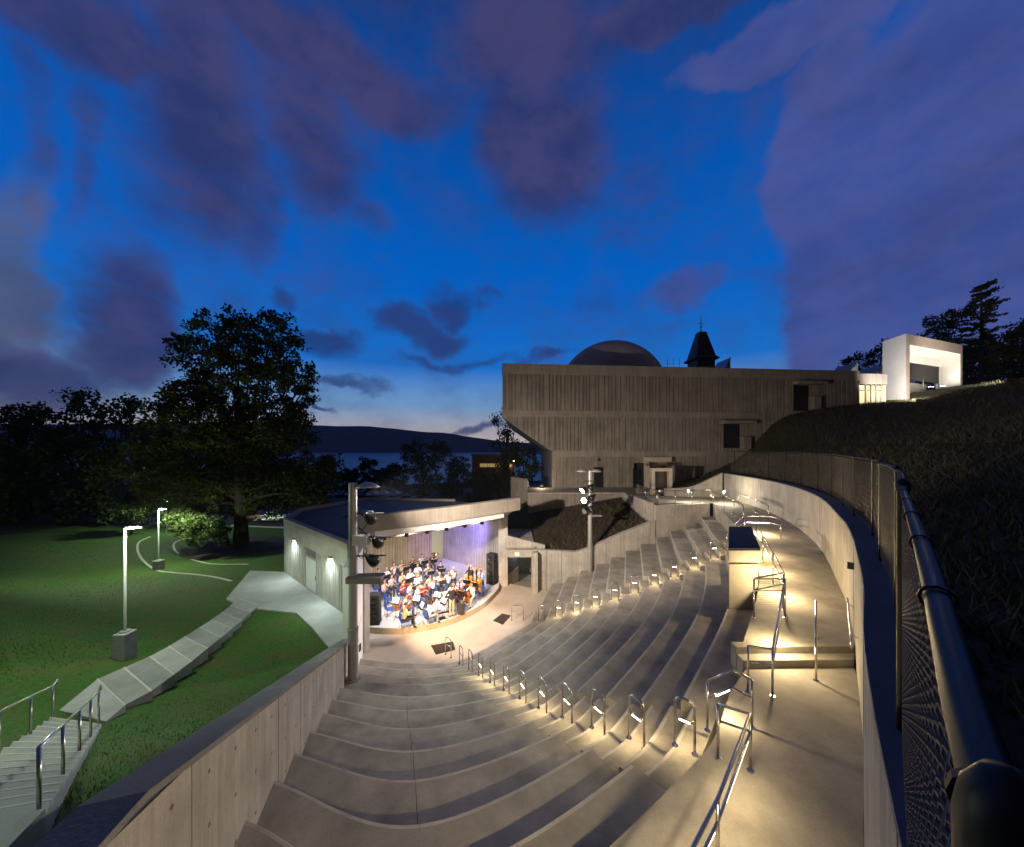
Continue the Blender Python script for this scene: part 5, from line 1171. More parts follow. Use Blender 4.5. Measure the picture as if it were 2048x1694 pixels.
# grass blades
def blades(name, mtl, n, region, hmin, hmax, seed, lean=.5, dens=None):
    rs = np.random.RandomState(seed); xs = []; 
    xs = np.zeros((0, 2))
    while len(xs) < n: xs = np.concatenate([xs, region(rs, n)])
    xs = xs[:n]; zs = ground_many(xs); h = rs.uniform(hmin, hmax, n); a = rs.uniform(0, 2*np.pi, n); w = h*rs.uniform(.06, .12, n)+.004; ln = h*rs.uniform(.1, lean, n); a2 = rs.uniform(0, 2*np.pi, n)
    V = np.empty((n, 3, 3)); V[:, 0] = np.stack([xs[:, 0]-np.cos(a)*w, xs[:, 1]-np.sin(a)*w, zs-.01], 1); V[:, 1] = np.stack([xs[:, 0]+np.cos(a)*w, xs[:, 1]+np.sin(a)*w, zs-.01], 1)
    V[:, 2] = np.stack([xs[:, 0]+np.cos(a2)*ln, xs[:, 1]+np.sin(a2)*ln, zs+h], 1)
    me = bpy.data.meshes.new(name); me.vertices.add(3*n); me.vertices.foreach_set('co', V.reshape(-1)); me.loops.add(3*n); me.loops.foreach_set('vertex_index', np.arange(3*n, dtype=np.int32)); me.polygons.add(n); me.polygons.foreach_set('loop_start', np.arange(0, 3*n, 3, dtype=np.int32)); me.polygons.foreach_set('loop_total', np.full(n, 3, dtype=np.int32)); me.update(calc_edges=True); me.materials.append(mtl)
    o = bpy.data.objects.new(name, me); COL.objects.link(o); return o
pathpoly = [tuple(P(x, y, 2.4)[:2]) for x, y in lc_] + [(-12.3, 9.3), (-8.2, 3.5), (-5.9, 3.5), (-9.9, 8.6)] + [tuple(P(x, y, 2.4)[:2]) for x, y in reversed(rc_)]
def reg_lawn(rs, n):
    y = 3+42*rs.rand(n)**1.6; x = -3.5-rs.rand(n)*(12+y); p = np.stack([x, y], 1)
    return p[~(inside_many(p, hole) | inside_many(p, pathpoly) | inside_many(p, poly) | (x > -2.241-.293*y-.52))]
G1 = leaf_mat('grass_blade', (.030, .085, .012), (.060, .13, .020)); G2 = leaf_mat('dry_grass_blade', (.05, .05, .026), (.12, .105, .062))
tag(blades('lawn_grass', G1, 110000, reg_lawn, .03, .075, 5), 'short mown grass covering the lawn slope', 'grass', kind='stuff')
def reg_hill(rs, n):
    y = -1+38*rs.rand(n)**1.3; x = 2+rs.rand(n)**1.3*55; p = np.stack([x, y], 1); w = np.array(WALLR)
    d = np.min(np.hypot(x[:, None]-w[None, ::2, 0], y[:, None]-w[None, ::2, 1]), 1)
    bad = inside_many(p, hole) | (d < .9) | ((y > 31) & (x < 19)) | ((y > FA[1]+(x-FA[0])*FD[1]/FD[0]-.3) & (x < 45))
    return p[~bad]
tag(blades('hill_grass', G2, 90000, reg_hill, .12, .38, 6, lean=1.3), 'long rough grass covering the dark hillside', 'grass', kind='stuff')
def reg_mulch(rs, n):
    p = np.stack([rs.uniform(1.5, 10.2, n), rs.uniform(24.8, 31.4, n)], 1); return p[inside_many(p, mulch)]
tag(blades('mulch_chips', leaf_mat('bark_chip', (.02, .012, .01), (.06, .04, .035)), 12000, reg_mulch, .03, .10, 8, lean=2.5), 'loose bark and low ground cover on the mulch slope', 'mulch', kind='stuff')
# ------------------------------------------------------------------ trees
BARK = mat('bark', (.05, .04, .032), .95, noise=3, dark=.5, bump=.8, bscale=8)
LF_DARK = leaf_mat('leaf_dark', (.026, .038, .014), (.065, .080, .026)); LF_MID = leaf_mat('leaf_mid', (.030, .050, .014), (.075, .105, .028)); LF_PINE = leaf_mat('leaf_pine', (.035, .035, .014), (.075, .065, .024)); LF_LIT = leaf_mat('leaf_oak', (.045, .058, .018), (.11, .12, .036))
def leaf_mesh(name, centres, radii, per, size, mtl, seed, flat=.8):
    """leaf clumps: every leaf a bent quad of its own"""
    rs = np.random.RandomState(seed); C = np.repeat(np.array(centres), per, 0); Rr = np.repeat(np.array(radii), per)
    n = len(C); d = rs.normal(size=(n, 3)); d /= np.linalg.norm(d, axis=1)[:, None]; d *= (rs.rand(n)**.45)[:, None]*Rr[:, None]; d[:, 2] *= flat
    p = C+d; a = rs.normal(size=(n, 3)); a /= np.linalg.norm(a, axis=1)[:, None]; b = rs.normal(size=(n, 3)); b -= (a*b).sum(1)[:, None]*a; b /= np.linalg.norm(b, axis=1)[:, None]
    s = size*rs.uniform(.6, 1.3, n)[:, None]; V = np.empty((n, 4, 3)); V[:, 0] = p-a*s; V[:, 1] = p+b*s*.55; V[:, 2] = p+a*s; V[:, 3] = p-b*s*.55
    me = bpy.data.meshes.new(name); me.vertices.add(4*n); me.vertices.foreach_set('co', V.reshape(-1)); me.loops.add(4*n); me.loops.foreach_set('vertex_index', np.arange(4*n, dtype=np.int32)); me.polygons.add(n); me.polygons.foreach_set('loop_start', np.arange(0, 4*n, 4, dtype=np.int32)); me.polygons.foreach_set('loop_total', np.full(n, 4, dtype=np.int32)); me.update(calc_edges=True); me.materials.append(mtl); return me
def tree(name, label, base, blobs, mtl, r0=.45, clump=.75, per=45, size=.17, seed=1, nclump=1.0, group=None, fork=.3, cat='tree'):
    """blobs: (x, y, z, radius) relative to the base"""
    rs = random.Random(seed); t = thing(name, label, cat, base, 0, group)
    cs = []; rr = []; top = max(b[2] for b in blobs); mb = MB(); tops = sorted(blobs, key=lambda b: -b[2])[0]
    H = top*.85; k0 = Vector((0, 0, -.3)); lean = Vector((tops[0]*.25, tops[1]*.25, H))
    trunk = [k0, Vector((rs.uniform(-.1, .1), rs.uniform(-.1, .1), H*.2)), lean*.5+Vector((0, 0, 0)), lean*.8, lean]
    mb.tube(trunk, [r0*1.35, r0, r0*.7, r0*.4, r0*.12], 10)
    for (x, y, z, r_) in blobs:
        s = min(max(.18, fork), .6)*H+rs.random()*.25*H; s = min(s, z*.8); a = lean*(s/H); e = Vector((x, y, z)); m = a.lerp(e, .5)+Vector((0, 0, r_*.15))
        rb = r0*.42*(1-s/H*.6); mb.tube([a, m, e], [rb, rb*.6, rb*.2], 7)
        for q in range(4):
            d = Vector((rs.gauss(0, 1), rs.gauss(0, 1), rs.gauss(.2, .7))).normalized()*r_*.8; mb.tube([m.lerp(e, .5), e.lerp(m, .3)+d*.5, e+d], [rb*.3, rb*.2, rb*.06], 5)
        n = int(max(4, nclump*(r_/clump)**2*3.4))
        for q in range(n):
            d = Vector((rs.gauss(0, 1), rs.gauss(0, 1), rs.gauss(0, 1))).normalized()*r_*(rs.random()**.4)
            cs.append((x+d.x, y+d.y, z+d.z*.85)); rr.append(clump*rs.uniform(.55, 1.2))
    mb.build('trunk', BARK, t, smooth=True)
    inst('crown', leaf_mesh('crown', cs, rr, per, size, mtl, seed), parent=t)
    return t
# the big tree on the lawn
bz = ground(TR.x, TR.y); Yt = TR.y; kpx = Yt/F
def blob(px, py, r, dy=0):
    q = PY(px, py, Yt+dy); return (q.x-TR.x, q.y-TR.y, q.z-bz, r*kpx)
rs = random.Random(4)
bl = [blob(*b, rs.uniform(-2.5, 2.5)) for b in ((455, 672, 62), (545, 672, 52), (395, 712, 50), (500, 735, 70), (565, 745, 48), (395, 775, 55), (450, 810, 62), (540, 820, 62), (612, 775, 26), (622, 740, 16), (625, 800, 14), (590, 850, 48), (365, 800, 34), (330, 830, 36), (305, 880, 40), (360, 890, 60), (430, 900, 70), (520, 900, 66), (580, 930, 50), (640, 935, 34), (665, 925, 18), (330, 960, 52), (400, 975, 62), (480, 980, 60), (555, 985, 52), (620, 985, 36), (455, 1010, 34), (280, 930, 36), (300, 990, 34), (420, 860, 60), (500, 860, 60), (560, 870, 45), (350, 930, 55), (450, 940, 60), (540, 950, 55), (610, 960, 40), (380, 1010, 36), (530, 1015, 34))]
tree('broad_tree', 'huge spreading broadleaf tree standing on the lawn behind the stage house', (TR.x, TR.y, bz), bl, LF_LIT, r0=.5, clump=.8, per=52, size=.16, seed=11, nclump=1.35)
# its low branch over the lamp stands nearer
b = P(455, 1092, .9); kp = 27.5/F
lowb = []
for px, py, r in ((345, 1035, 20), (368, 1042, 26), (395, 1050, 28), (420, 1056, 26), (440, 1066, 18), (395, 1072, 20), (360, 1060, 18)):
    q = PY(px, py, 27.5); lowb.append((q.x-b.x, q.y-b.y, q.z-ground(b.x, b.y), r*kp))
tree('small_tree', 'small bright green tree lit by the middle lamp post', (b.x, b.y, ground(b.x, b.y)), lowb, LF_MID, r0=.12, clump=.42, per=40, size=.12, seed=12, nclump=1.3)
# dark wood at the left
def far_tree(px, ytop, ybase, Y, w, seed, label, mtl=LF_DARK, name='woodland_tree', group='dark trees at the left edge of the lawn', per=40, clump=1.25, size=.26):
    q = PY(px, ybase, Y); gz = ground(q.x, q.y) if Y < 200 else q.z; h = CZ-(ytop-HY)/F*Y-gz; rs = random.Random(seed); r = w/F*Y; bl = []
    n = 9
    for k in range(n):
        zf = .10+.84*k/(n-1); wr = math.sin(math.pi*min(.62, (1-zf)*.9+.14))**.7
        for s in range(2): bl.append((rs.uniform(-1, 1)*r*.62*wr, rs.uniform(-1, 1)*r*.5*wr, h*zf-(0 if k < n-1 else r*.15), r*rs.uniform(.30, .46)))
    tree(name, label, (q.x, q.y, gz), bl, mtl, r0=.03*h**.9, clump=clump, per=per, size=size, seed=seed, nclump=.75, group=group, fork=.25)
LT = [(-60, 800, 1040, 44, 75, 'leftmost dark tree at the photo edge'), (28, 800, 1038, 43, 62, 'dark round tree, second from the left edge of the wood'), (92, 806, 1035, 46, 48, 'dark tree with a notched top, third from the left edge'), (168, 772, 1032, 44, 62, 'dark tree with the highest pointed top in the left wood'), (238, 783, 1030, 45, 56, 'dark rounded tree just left of the far lamp post'), (290, 850, 1030, 48, 46, 'dark tree behind the farthest lamp post'), (130, 870, 1040, 40, 55, 'lower dark tree in front of the left wood'), (40, 890, 1045, 39, 60, 'low dark tree in front at the left edge'), (215, 890, 1035, 40, 48, 'low dark tree beside the lawn before the wood'), (-160, 790, 1040, 46, 90, 'dark tree beyond the left edge'), (330, 790, 1010, 50, 55, 'tall dark tree partly hidden by the huge lawn tree')]
for k, (px, yt, yb, Y, w, lbl) in enumerate(LT):
    if px < -100: continue
    far_tree(px, yt, yb, Y, w, 40+k, lbl)
# shrubs along the wood edge
for k, (px, py, Y, r, lb) in enumerate(((262, 1025, 36, 32, 'low shrub at the wood edge left of the farthest lamp'), (300, 1018, 39, 30, 'dark shrub at the wood edge behind the farthest lamp'), (225, 1020, 40, 34, 'low dark shrub at the edge of the wood'))):
    q = PY(px, 1060, Y); g = ground(q.x, q.y); rr = r/F*Y; zc = CZ-(py-HY)/F*Y-g
    tree('shrub', lb, (q.x, q.y, g), [(0, 0, max(.6, zc), rr*.6), (rr*.5, 0, max(.5, zc*.7), rr*.5), (-rr*.5, .3, max(.5, zc*.8), rr*.5)], LF_MID, r0=.08, clump=.5, per=40, size=.14, seed=70+k, group='shrubs at the wood edge', cat='shrub')
# trees between the stage and the river
MT = [(570, 940, 1010, 70, 50, LF_DARK, 'dark tree behind the huge lawn tree'), (640, 935, 1000, 75, 46, LF_MID, 'leafy tree at the near end of the car park'), (738, 915, 985, 110, 24, LF_DARK, 'small dark tree in front of the river'), (785, 930, 985, 100, 38, LF_DARK, 'low dark tree right of the small river tree'), (848, 880, 985, 85, 62, LF_MID, 'broad round tree in front of the river'), (700, 940, 990, 105, 34, LF_DARK, 'low dark tree along the car park'), (905, 915, 985, 85, 44, LF_DARK, 'dark tree left of the low brick building'), (1012, 806, 930, 62, 38, LF_DARK, 'sparse dark tree beside the overhanging museum corner'), (960, 950, 992, 70, 40, LF_DARK, 'low dark tree below the brick building'), (1045, 885, 960, 52, 38, LF_DARK, 'dark tree under the museum overhang')]
for k, (px, yt, yb, Y, w, m, lbl) in enumerate(MT): far_tree(px, yt, yb, Y, w, 90+k, lbl, m, 'riverside_tree', 'trees between the stage and the river', per=34, clump=1.1, size=.24 if Y < 90 else .34)
# hilltop trees at the right
HT = [(1890, 615, 760, 56, 55, 'dark round tree on the hilltop behind the white portal'), (1720, 700, 790, 66, 34, 'low dark tree left of the white portal'), (1760, 680, 780, 70, 30, 'dark tree peeping over the left of the white portal'), (2045, 635, 800, 50, 48, 'dark tree at the right edge on the hilltop'), (1990, 660, 780, 54, 44, 'dark leafy tree right of the white portal'), (1940, 690, 770, 52, 40, 'dark tree directly behind the right leg of the portal'), (2110, 650, 800, 52, 60, 'dark tree at the far right edge of the hill')]
for k, (px, yt, yb, Y, w, lbl) in enumerate(HT): far_tree(px, yt, yb, Y, w, 120+k, lbl, LF_DARK, 'hilltop_tree', 'trees on the hilltop', clump=1.0, size=.22)
def pine(px, ytop, Y, ybase, seed, label):
    q = PY(px, ybase, Y); g = ground(q.x, q.y); h = CZ-(ytop-HY)/F*Y-g; rs = random.Random(seed); t = thing('pine_tree', label, 'tree', (q.x, q.y, g)); mb = MB(); mb.tube([(0, 0, -.3), (.1, 0, h*.5), (0, 0, h)], [.32, .2, .04], 8); cs = []; rr = []
    for k in range(24):
        z = h*(.22+.76*k/23); L = (h-z)*.30+.55+rs.uniform(-.2, .7)
        for s in range(5):
            a = rs.uniform(0, 6.28); ln = L*rs.uniform(.5, 1.1); e = Vector((math.cos(a)*ln, math.sin(a)*ln, z+ln*.12)); mb.tube([(0, 0, z), e*.6+Vector((0, 0, z*.4-.05)), e], [.05, .035, .012], 5)
            for u in (.5, .75, 1.0): cs.append((e.x*u, e.y*u, z+(e.z-z)*u)); rr.append(.42*rs.uniform(.7, 1.2))
    mb.build('trunk', BARK, t); inst('crown', leaf_mesh('crown', cs, rr, 26, .15, LF_PINE, seed, .5), parent=t)
pine(1962, 568, 50, 775, 140, 'tall layered pine rising above the hilltop trees')
# ------------------------------------------------------------------ far low building, cars and distant lamps
fb_ = PY(986, 940, 95); br = thing('brick_building', 'low flat-roofed brick building with a lit window band beside the river', 'building', (fb_.x, fb_.y, -1.5))
W = 84/F*95; zt_ = CZ-(911-HY)/F*95+1.5
BRK = mat('brick_red', (.16, .08, .06), .9, noise=2, dark=.7)
mb = MB(); mb.box((0, 5, zt_/2-1), (W, 10, zt_+2)); fix_normals(mb.build('wall', BRK, br))
mb = MB(); mb.box((0, 5, zt_+.15), (W+.6, 10.6, .35)); fix_normals(mb.build('roof', mat('flat_roof_edge', (.12, .09, .08), .9), br))
for k in range(4):
    x = -W*.22+k*W*.19; z0 = CZ-(934-HY)/F*95+1.5; z1 = CZ-(927-HY)/F*95+1.5
    mb = MB(); mb.box((x, -.03, (z0+z1)/2), (W*.18, .08, z1-z0)); fix_normals(mb.build('window', mat('lit_window', (.5, .4, .2), .4, emit=(.9, .62, .22), strength=.28), br))
pq = PY(1028, 922, 94); dl = thing('yard_lamp', 'glowing yard lamp at the corner of the brick building', 'lamp', (pq.x, pq.y, -1)); mb = MB(); mb.tube([(0, 0, 0), (0, 0, pq.z+1)], .06, 6); mb.build('pole', DARKM, dl); mb = MB(); mb.lathe([(0, .25), (.22, 0), (0, -.25)], (0, 0, pq.z+1.1), 8); mb.build('bulb', mat('sodium_bulb', (1, .7, .3), .4, emit=(1, .66, .28), strength=14), dl); lamp('POINT', 'yard_light', (0, -.4, pq.z+1.0), 200, (1, .66, .32), dl, size=.2)
for k, (px, py, Y, lbl) in enumerate(((303, 929, 75, 'orange street light glinting through the dark wood'), (431, 963, 60, 'bluish light glinting through the huge lawn tree'), (301, 940, 74, 'lower orange light glinting through the dark wood'))):
    q = PY(px, py, Y); g = ground(q.x, q.y); t = thing('street_light', lbl, 'street lamp', (q.x, q.y, g)); mb = MB(); mb.tube([(0, 0, 0), (0, 0, q.z-g)], .06, 6); mb.build('pole', DARKM, t)
    mb = MB(); mb.lathe([(0, .16), (.16, 0), (0, -.16)], (0, 0, q.z-g), 8); mb.build('bulb', MATS['sodium_bulb'] if k != 1 else COOL_LED, t)
def make_car(name, label, paint, loc, rz):
    t = thing(name, label, 'car', loc, rz, 'parked cars')
    side = [(-2.1, .35), (-2.15, .75), (-1.75, .9), (-1.1, .98), (-.6, 1.38), (.55, 1.42), (1.15, 1.0), (1.95, .9), (2.15, .7), (2.12, .35)]
    mb = MB(); w = .86
    def wy(z): return w if z < 1.0 else w*.8
    A = [(x, -wy(z), z) for x, z in side]; B = [(x, wy(z), z) for x, z in side]; mb.quadstrip(A, B, close=True); mb.face(A[::-1]); mb.face(B)
    fix_normals(mb.build('body', paint, t))
    for s in (-1, 1):
        mb = MB(); mb.face([(-1.0, s*.868*.93, 1.0), (-.58, s*.72, 1.33), (.52, s*.72, 1.36), (1.02, s*.868*.93, 1.0)]); mb.build('side_window', GLASS, t)
        for x in (-1.35, 1.35):
            mb = MB(); mb.lathe([(0, -.1), (.24, -.1), (.33, -.08), (.33, .08), (.24, .1), (0, .1)], (x, s*.8, .33), 14, M=Matrix.Rotation(math.pi/2, 3, 'X')); mb.build('wheel', BLACKM, t)
        mb = MB(); mb.box((2.13, s*.6, .72), (.06, .3, .12)); mb.build('headlight', mat('headlamp_glass', (.6, .6, .6), .2), t)
    mb = MB(); mb.face([(1.12, -.66, 1.04), (1.12, .66, 1.04), (.6, .6, 1.38), (.6, -.6, 1.38)]); mb.build('windscreen', GLASS, t)
    mb = MB(); mb.face([(-1.08, -.66, 1.02), (-.63, -.6, 1.34), (-.63, .6, 1.34), (-1.08, .66, 1.02)]); mb.build('rear_window', GLASS, t)
PAINT = [mat('car_paint_%s' % n_, c_, .3, .2) for n_, c_ in (('red', (.10, .012, .012)), ('silver', (.35, .35, .37)), ('black', (.012, .012, .015)), ('white', (.6, .6, .6)), ('blue', (.03, .05, .11)))]
cars = [(505, 1046, 46.5, 0, 'dark red car parked behind the huge tree, left of the stage house', .15), (548, 1044, 46.5, 1, 'silver car parked just left of the stage house roof', .1), (595, 1002, 70, 2, 'black car at the near side of the car park', 1.5), (662, 995, 86, 3, 'white car at the left end of the far parking row', 1.5), (684, 994, 87, 2, 'black car second in the far parking row', 1.6), (703, 993, 88, 1, 'silver car third in the far parking row', 1.5), (724, 992, 88, 4, 'blue car in the middle of the far parking row', 1.6), (745, 992, 89, 3, 'white car right of the middle of the far parking row', 1.5), (768, 991, 90, 1, 'silver car near the right end of the far parking row', 1.6), (790, 990, 91, 3, 'white car at the right end of the far parking row', 1.5), (812, 998, 78, 2, 'black car parked on the drive beside the stage canopy', .3), (838, 1001, 76, 4, 'dark blue car parked on the drive right of the black one', .3)]
for px, py, Y, c_, lbl, rz in cars:
    q = PY(px, py, Y); make_car('parked_car', lbl, PAINT[c_], (q.x, q.y, ground(q.x, q.y)+.02), rz)
# ------------------------------------------------------------------ orchestra
SKIN = [mat('skin_a', (.52, .30, .21), .6), mat('skin_b', (.40, .21, .14), .6), mat('skin_c', (.16, .08, .05), .6)]
CLOTH = {n_: mat('cloth_'+n_, c_, .85) for n_, c_ in (('white', (.74, .73, .72)), ('black', (.02, .02, .024)), ('grey', (.34, .33, .34)), ('navy', (.03, .045, .13)), ('red', (.42, .05, .05)), ('yellow', (.66, .47, .20)), ('blue', (.28, .40, .62)), ('tan', (.46, .34, .24)), ('lilac', (.46, .40, .62)), ('khaki', (.50, .42, .29)), ('denim', (.06, .09, .18)))}
HAIR = {n_: mat('hair_'+n_, c_, .55) for n_, c_ in (('dark', (.015, .01, .008)), ('brown', (.08, .04, .02)), ('grey', (.34, .33, .32)), ('fair', (.28, .17, .08)))}
SHOE = mat('shoe_leather', (.02, .018, .016), .5)
def figure(name, joints, bones):
    """joints: name -> (x, y, z, radius); bones: (a, b, material slot). One continuous skin grown over the skeleton"""
    names = list(joints); ix = {k: i for i, k in enumerate(names)}
    me = bpy.data.meshes.new(name); me.from_pydata([joints[k][:3] for k in names], [(ix[a], ix[b]) for a, b, _ in bones], [])
    o = bpy.data.objects.new(name, me); COL.objects.link(o)
    md = o.modifiers.new('skin', 'SKIN'); md.use_smooth_shade = True
    sv = me.skin_vertices[0].data
    for k in names:
        r = joints[k][3]; sv[ix[k]].radius = r if isinstance(r, tuple) else (r, r)
    sv[ix['pelvis']].use_root = True
    o.modifiers.new('sub', 'SUBSURF').levels = 1
    dg = bpy.context.evaluated_depsgraph_get(); m2 = bpy.data.meshes.new_from_object(o.evaluated_get(dg)); m2.name = name
    bpy.data.objects.remove(o); bpy.data.meshes.remove(me)
    for _ in range(4): m2.materials.append(None)
    segs = [(np.array(joints[a][:3]), np.array(joints[b][:3]), s) for a, b, s in bones]
    for f in m2.polygons:
        c = np.array(f.center); best = 1e9; bs = 0
        for a, b, s in segs:
            ab = b-a; t = np.clip(np.dot(c-a, ab)/max(1e-9, np.dot(ab, ab)), 0, 1); d = np.linalg.norm(c-a-ab*t)
            if d < best-1e-6: best = d; bs = s
        f.material_index = bs; f.use_smooth = True
    return m2
def body(pose, lh, rh, le, re, stand=False, lean=.04, wide=.13):
    """slots: 0 skin, 1 shirt, 2 trousers, 3 shoes. Faces +y"""
    zp = .96 if stand else .52
    J = {'pelvis': (0, 0, zp, (.15, .12)), 'belly': (0, lean*.4, zp+.20, (.145, .115)), 'chest': (0, lean, zp+.40, (.165, .12)), 'neck0': (0, lean+.005, zp+.55, (.065, .065)), 'neck': (0, lean+.015, zp+.61, .05), 'jaw': (0, lean+.045, zp+.68, (.066, .072)), 'skull': (0, lean+.03, zp+.77, (.078, .092)), 'crown': (0, lean+.02, zp+.835, (.05, .06))}
    B = [('pelvis', 'belly', 1), ('belly', 'chest', 1), ('chest', 'neck0', 1), ('neck0', 'neck', 0), ('neck', 'jaw', 0), ('jaw', 'skull', 0), ('skull', 'crown', 0)]
    for s, S, hnd, elb in ((-1, 'l', lh, le), (1, 'r', rh, re)):
        J['hip'+S] = (s*.095, 0, zp-.03, .092)
        if stand: J['knee'+S] = (s*.10, .02, .52, .068); J['calf'+S] = (s*.102, 0, .36, .06); J['ankle'+S] = (s*.105, -.01, .10, .042); J['toe'+S] = (s*.12, .17, .04, (.04, .028))
        else: J['knee'+S] = (s*wide, .44, .53, .07); J['calf'+S] = (s*(wide+.005), .46, .34, .058); J['ankle'+S] = (s*(wide+.01), .43, .10, .042); J['toe'+S] = (s*(wide+.03), .60, .045, (.04, .028))
        J['shl'+S] = (s*.175, lean, zp+.50, .062); J['elb'+S] = elb+(.043,); 
        h = Vector(hnd); e = Vector(elb); d = (h-e).normalized(); J['wri'+S] = tuple(e.lerp(h, .88))+(.03,); J['hand'+S] = tuple(h)+((.034, .02),)
        B += [('pelvis', 'hip'+S, 2), ('hip'+S, 'knee'+S, 2), ('knee'+S, 'calf'+S, 2), ('calf'+S, 'ankle'+S, 2), ('ankle'+S, 'toe'+S, 3), ('chest', 'shl'+S, 1), ('shl'+S, 'elb'+S, 1), ('elb'+S, 'wri'+S, 0), ('wri'+S, 'hand'+S, 0)]
        sd = d.cross(Vector((0, 0, 1))); sd = sd.normalized() if sd.length > .1 else Vector((1, 0, 0)); dn = Vector((0, 0, -1))
        for k, (off, ln) in enumerate(((-.027, .075), (-.009, .088), (.009, .083), (.027, .066))):
            m_ = h+sd*off+d*ln*.5+dn*.008; t_ = h+sd*off*1.05+d*ln*.75+dn*.04
            J['f%d%s' % (k, S)] = tuple(m_)+(.0095,); J['g%d%s' % (k, S)] = tuple(t_)+(.008,); B += [('hand'+S, 'f%d%s' % (k, S), 0), ('f%d%s' % (k, S), 'g%d%s' % (k, S), 0)]
        th = h+sd*(.045*(-s))+d*.015+dn*.02; J['th'+S] = tuple(th)+(.011,); B.append(('hand'+S, 'th'+S, 0))
    me = figure('body_'+pose, J, B)
    # ears, nose, eyes and mouth
    hc = Vector((0, lean+.03, zp+.76)); bm = bmesh.new(); bm.from_mesh(me)
    def ball(c, r, sx, sy, sz, mi):
        g = bmesh.ops.create_icosphere(bm, subdivisions=1, radius=r, matrix=Matrix.Translation(c) @ Matrix.Diagonal((sx, sy, sz, 1)))
        for v in g['verts']:
            for f in v.link_faces: f.material_index = mi
    ball(hc+Vector((0, .098, -.02)), .022, .8, 1.1, 1.3, 0)
    for s in (-1, 1): ball(hc+Vector((s*.082, .005, -.01)), .026, .45, .8, 1.2, 0); ball(hc+Vector((s*.032, .083, .01)), .012, 1, .7, .7, 3)
    ball(hc+Vector((0, .088, -.07)), .02, 1.3, .5, .35, 3)
    bm.to_mesh(me); bm.free(); return me, hc
def hair_mesh(style, hc):
    mb = MB(); n = 14; rows_ = []
    for i in range(8):
        ph = i/7*(1.55 if style != 'long' else 1.75); ring = []
        for k in range(n):
            a = 2*math.pi*k/n; back = (1-math.sin(a))/2; p_ = ph*(.62+.55*back) if style != 'bald' else .75+ph*.45*back; drop = 0
            r_ = 1.0; x = math.sin(p_)*math.cos(a)*.094*r_; y = math.sin(p_)*math.sin(a)*.112*r_; z = math.cos(p_)*.108
            if style == 'long' and i > 5: z -= .07*(i-5)*back
            ring.append((hc.x+x, hc.y-.008+y, hc.z+.012+z))
        rows_.append(ring)
    for i in range(7): mb.quadstrip(rows_[i+1], rows_[i], close=True)
    return mb.mesh('hair_'+style, HAIR['dark'], True)
POSES = {}
POSES['violin'] = body('violin', (-.20, .36, 1.06), (.16, .34, 1.0), (-.30, .20, .82), (.37, .14, .84), lean=.06)
POSES['cello'] = body('cello', (-.13, .26, 1.08), (.22, .38, .70), (-.34, .18, .92), (.36, .16, .80), lean=.05, wide=.26)
POSES['wind'] = body('wind', (-.07, .30, .92), (.08, .34, .84), (-.29, .14, .78), (.29, .14, .78))
POSES['brass'] = body('brass', (-.06, .28, 1.10), (.10, .40, 1.10), (-.30, .18, .90), (.31, .22, .92))
POSES['rest'] = body('rest', (-.14, .36, .66), (.14, .38, .66), (-.27, .06, .78), (.27, .06, .78))
POSES['conduct'] = body('conduct', (-.34, .40, 1.36), (.32, .42, 1.42), (-.33, .12, 1.18), (.33, .14, 1.20), stand=True)
POSES['bass'] = body('bass', (-.20, .28, 1.58), (.26, .40, 1.04), (-.36, .16, 1.34), (.37, .18, 1.22), stand=True, lean=.08)
HM = {(k, s): hair_mesh(s, POSES[k][1]) for k in POSES for s in ('short', 'long', 'bald')}
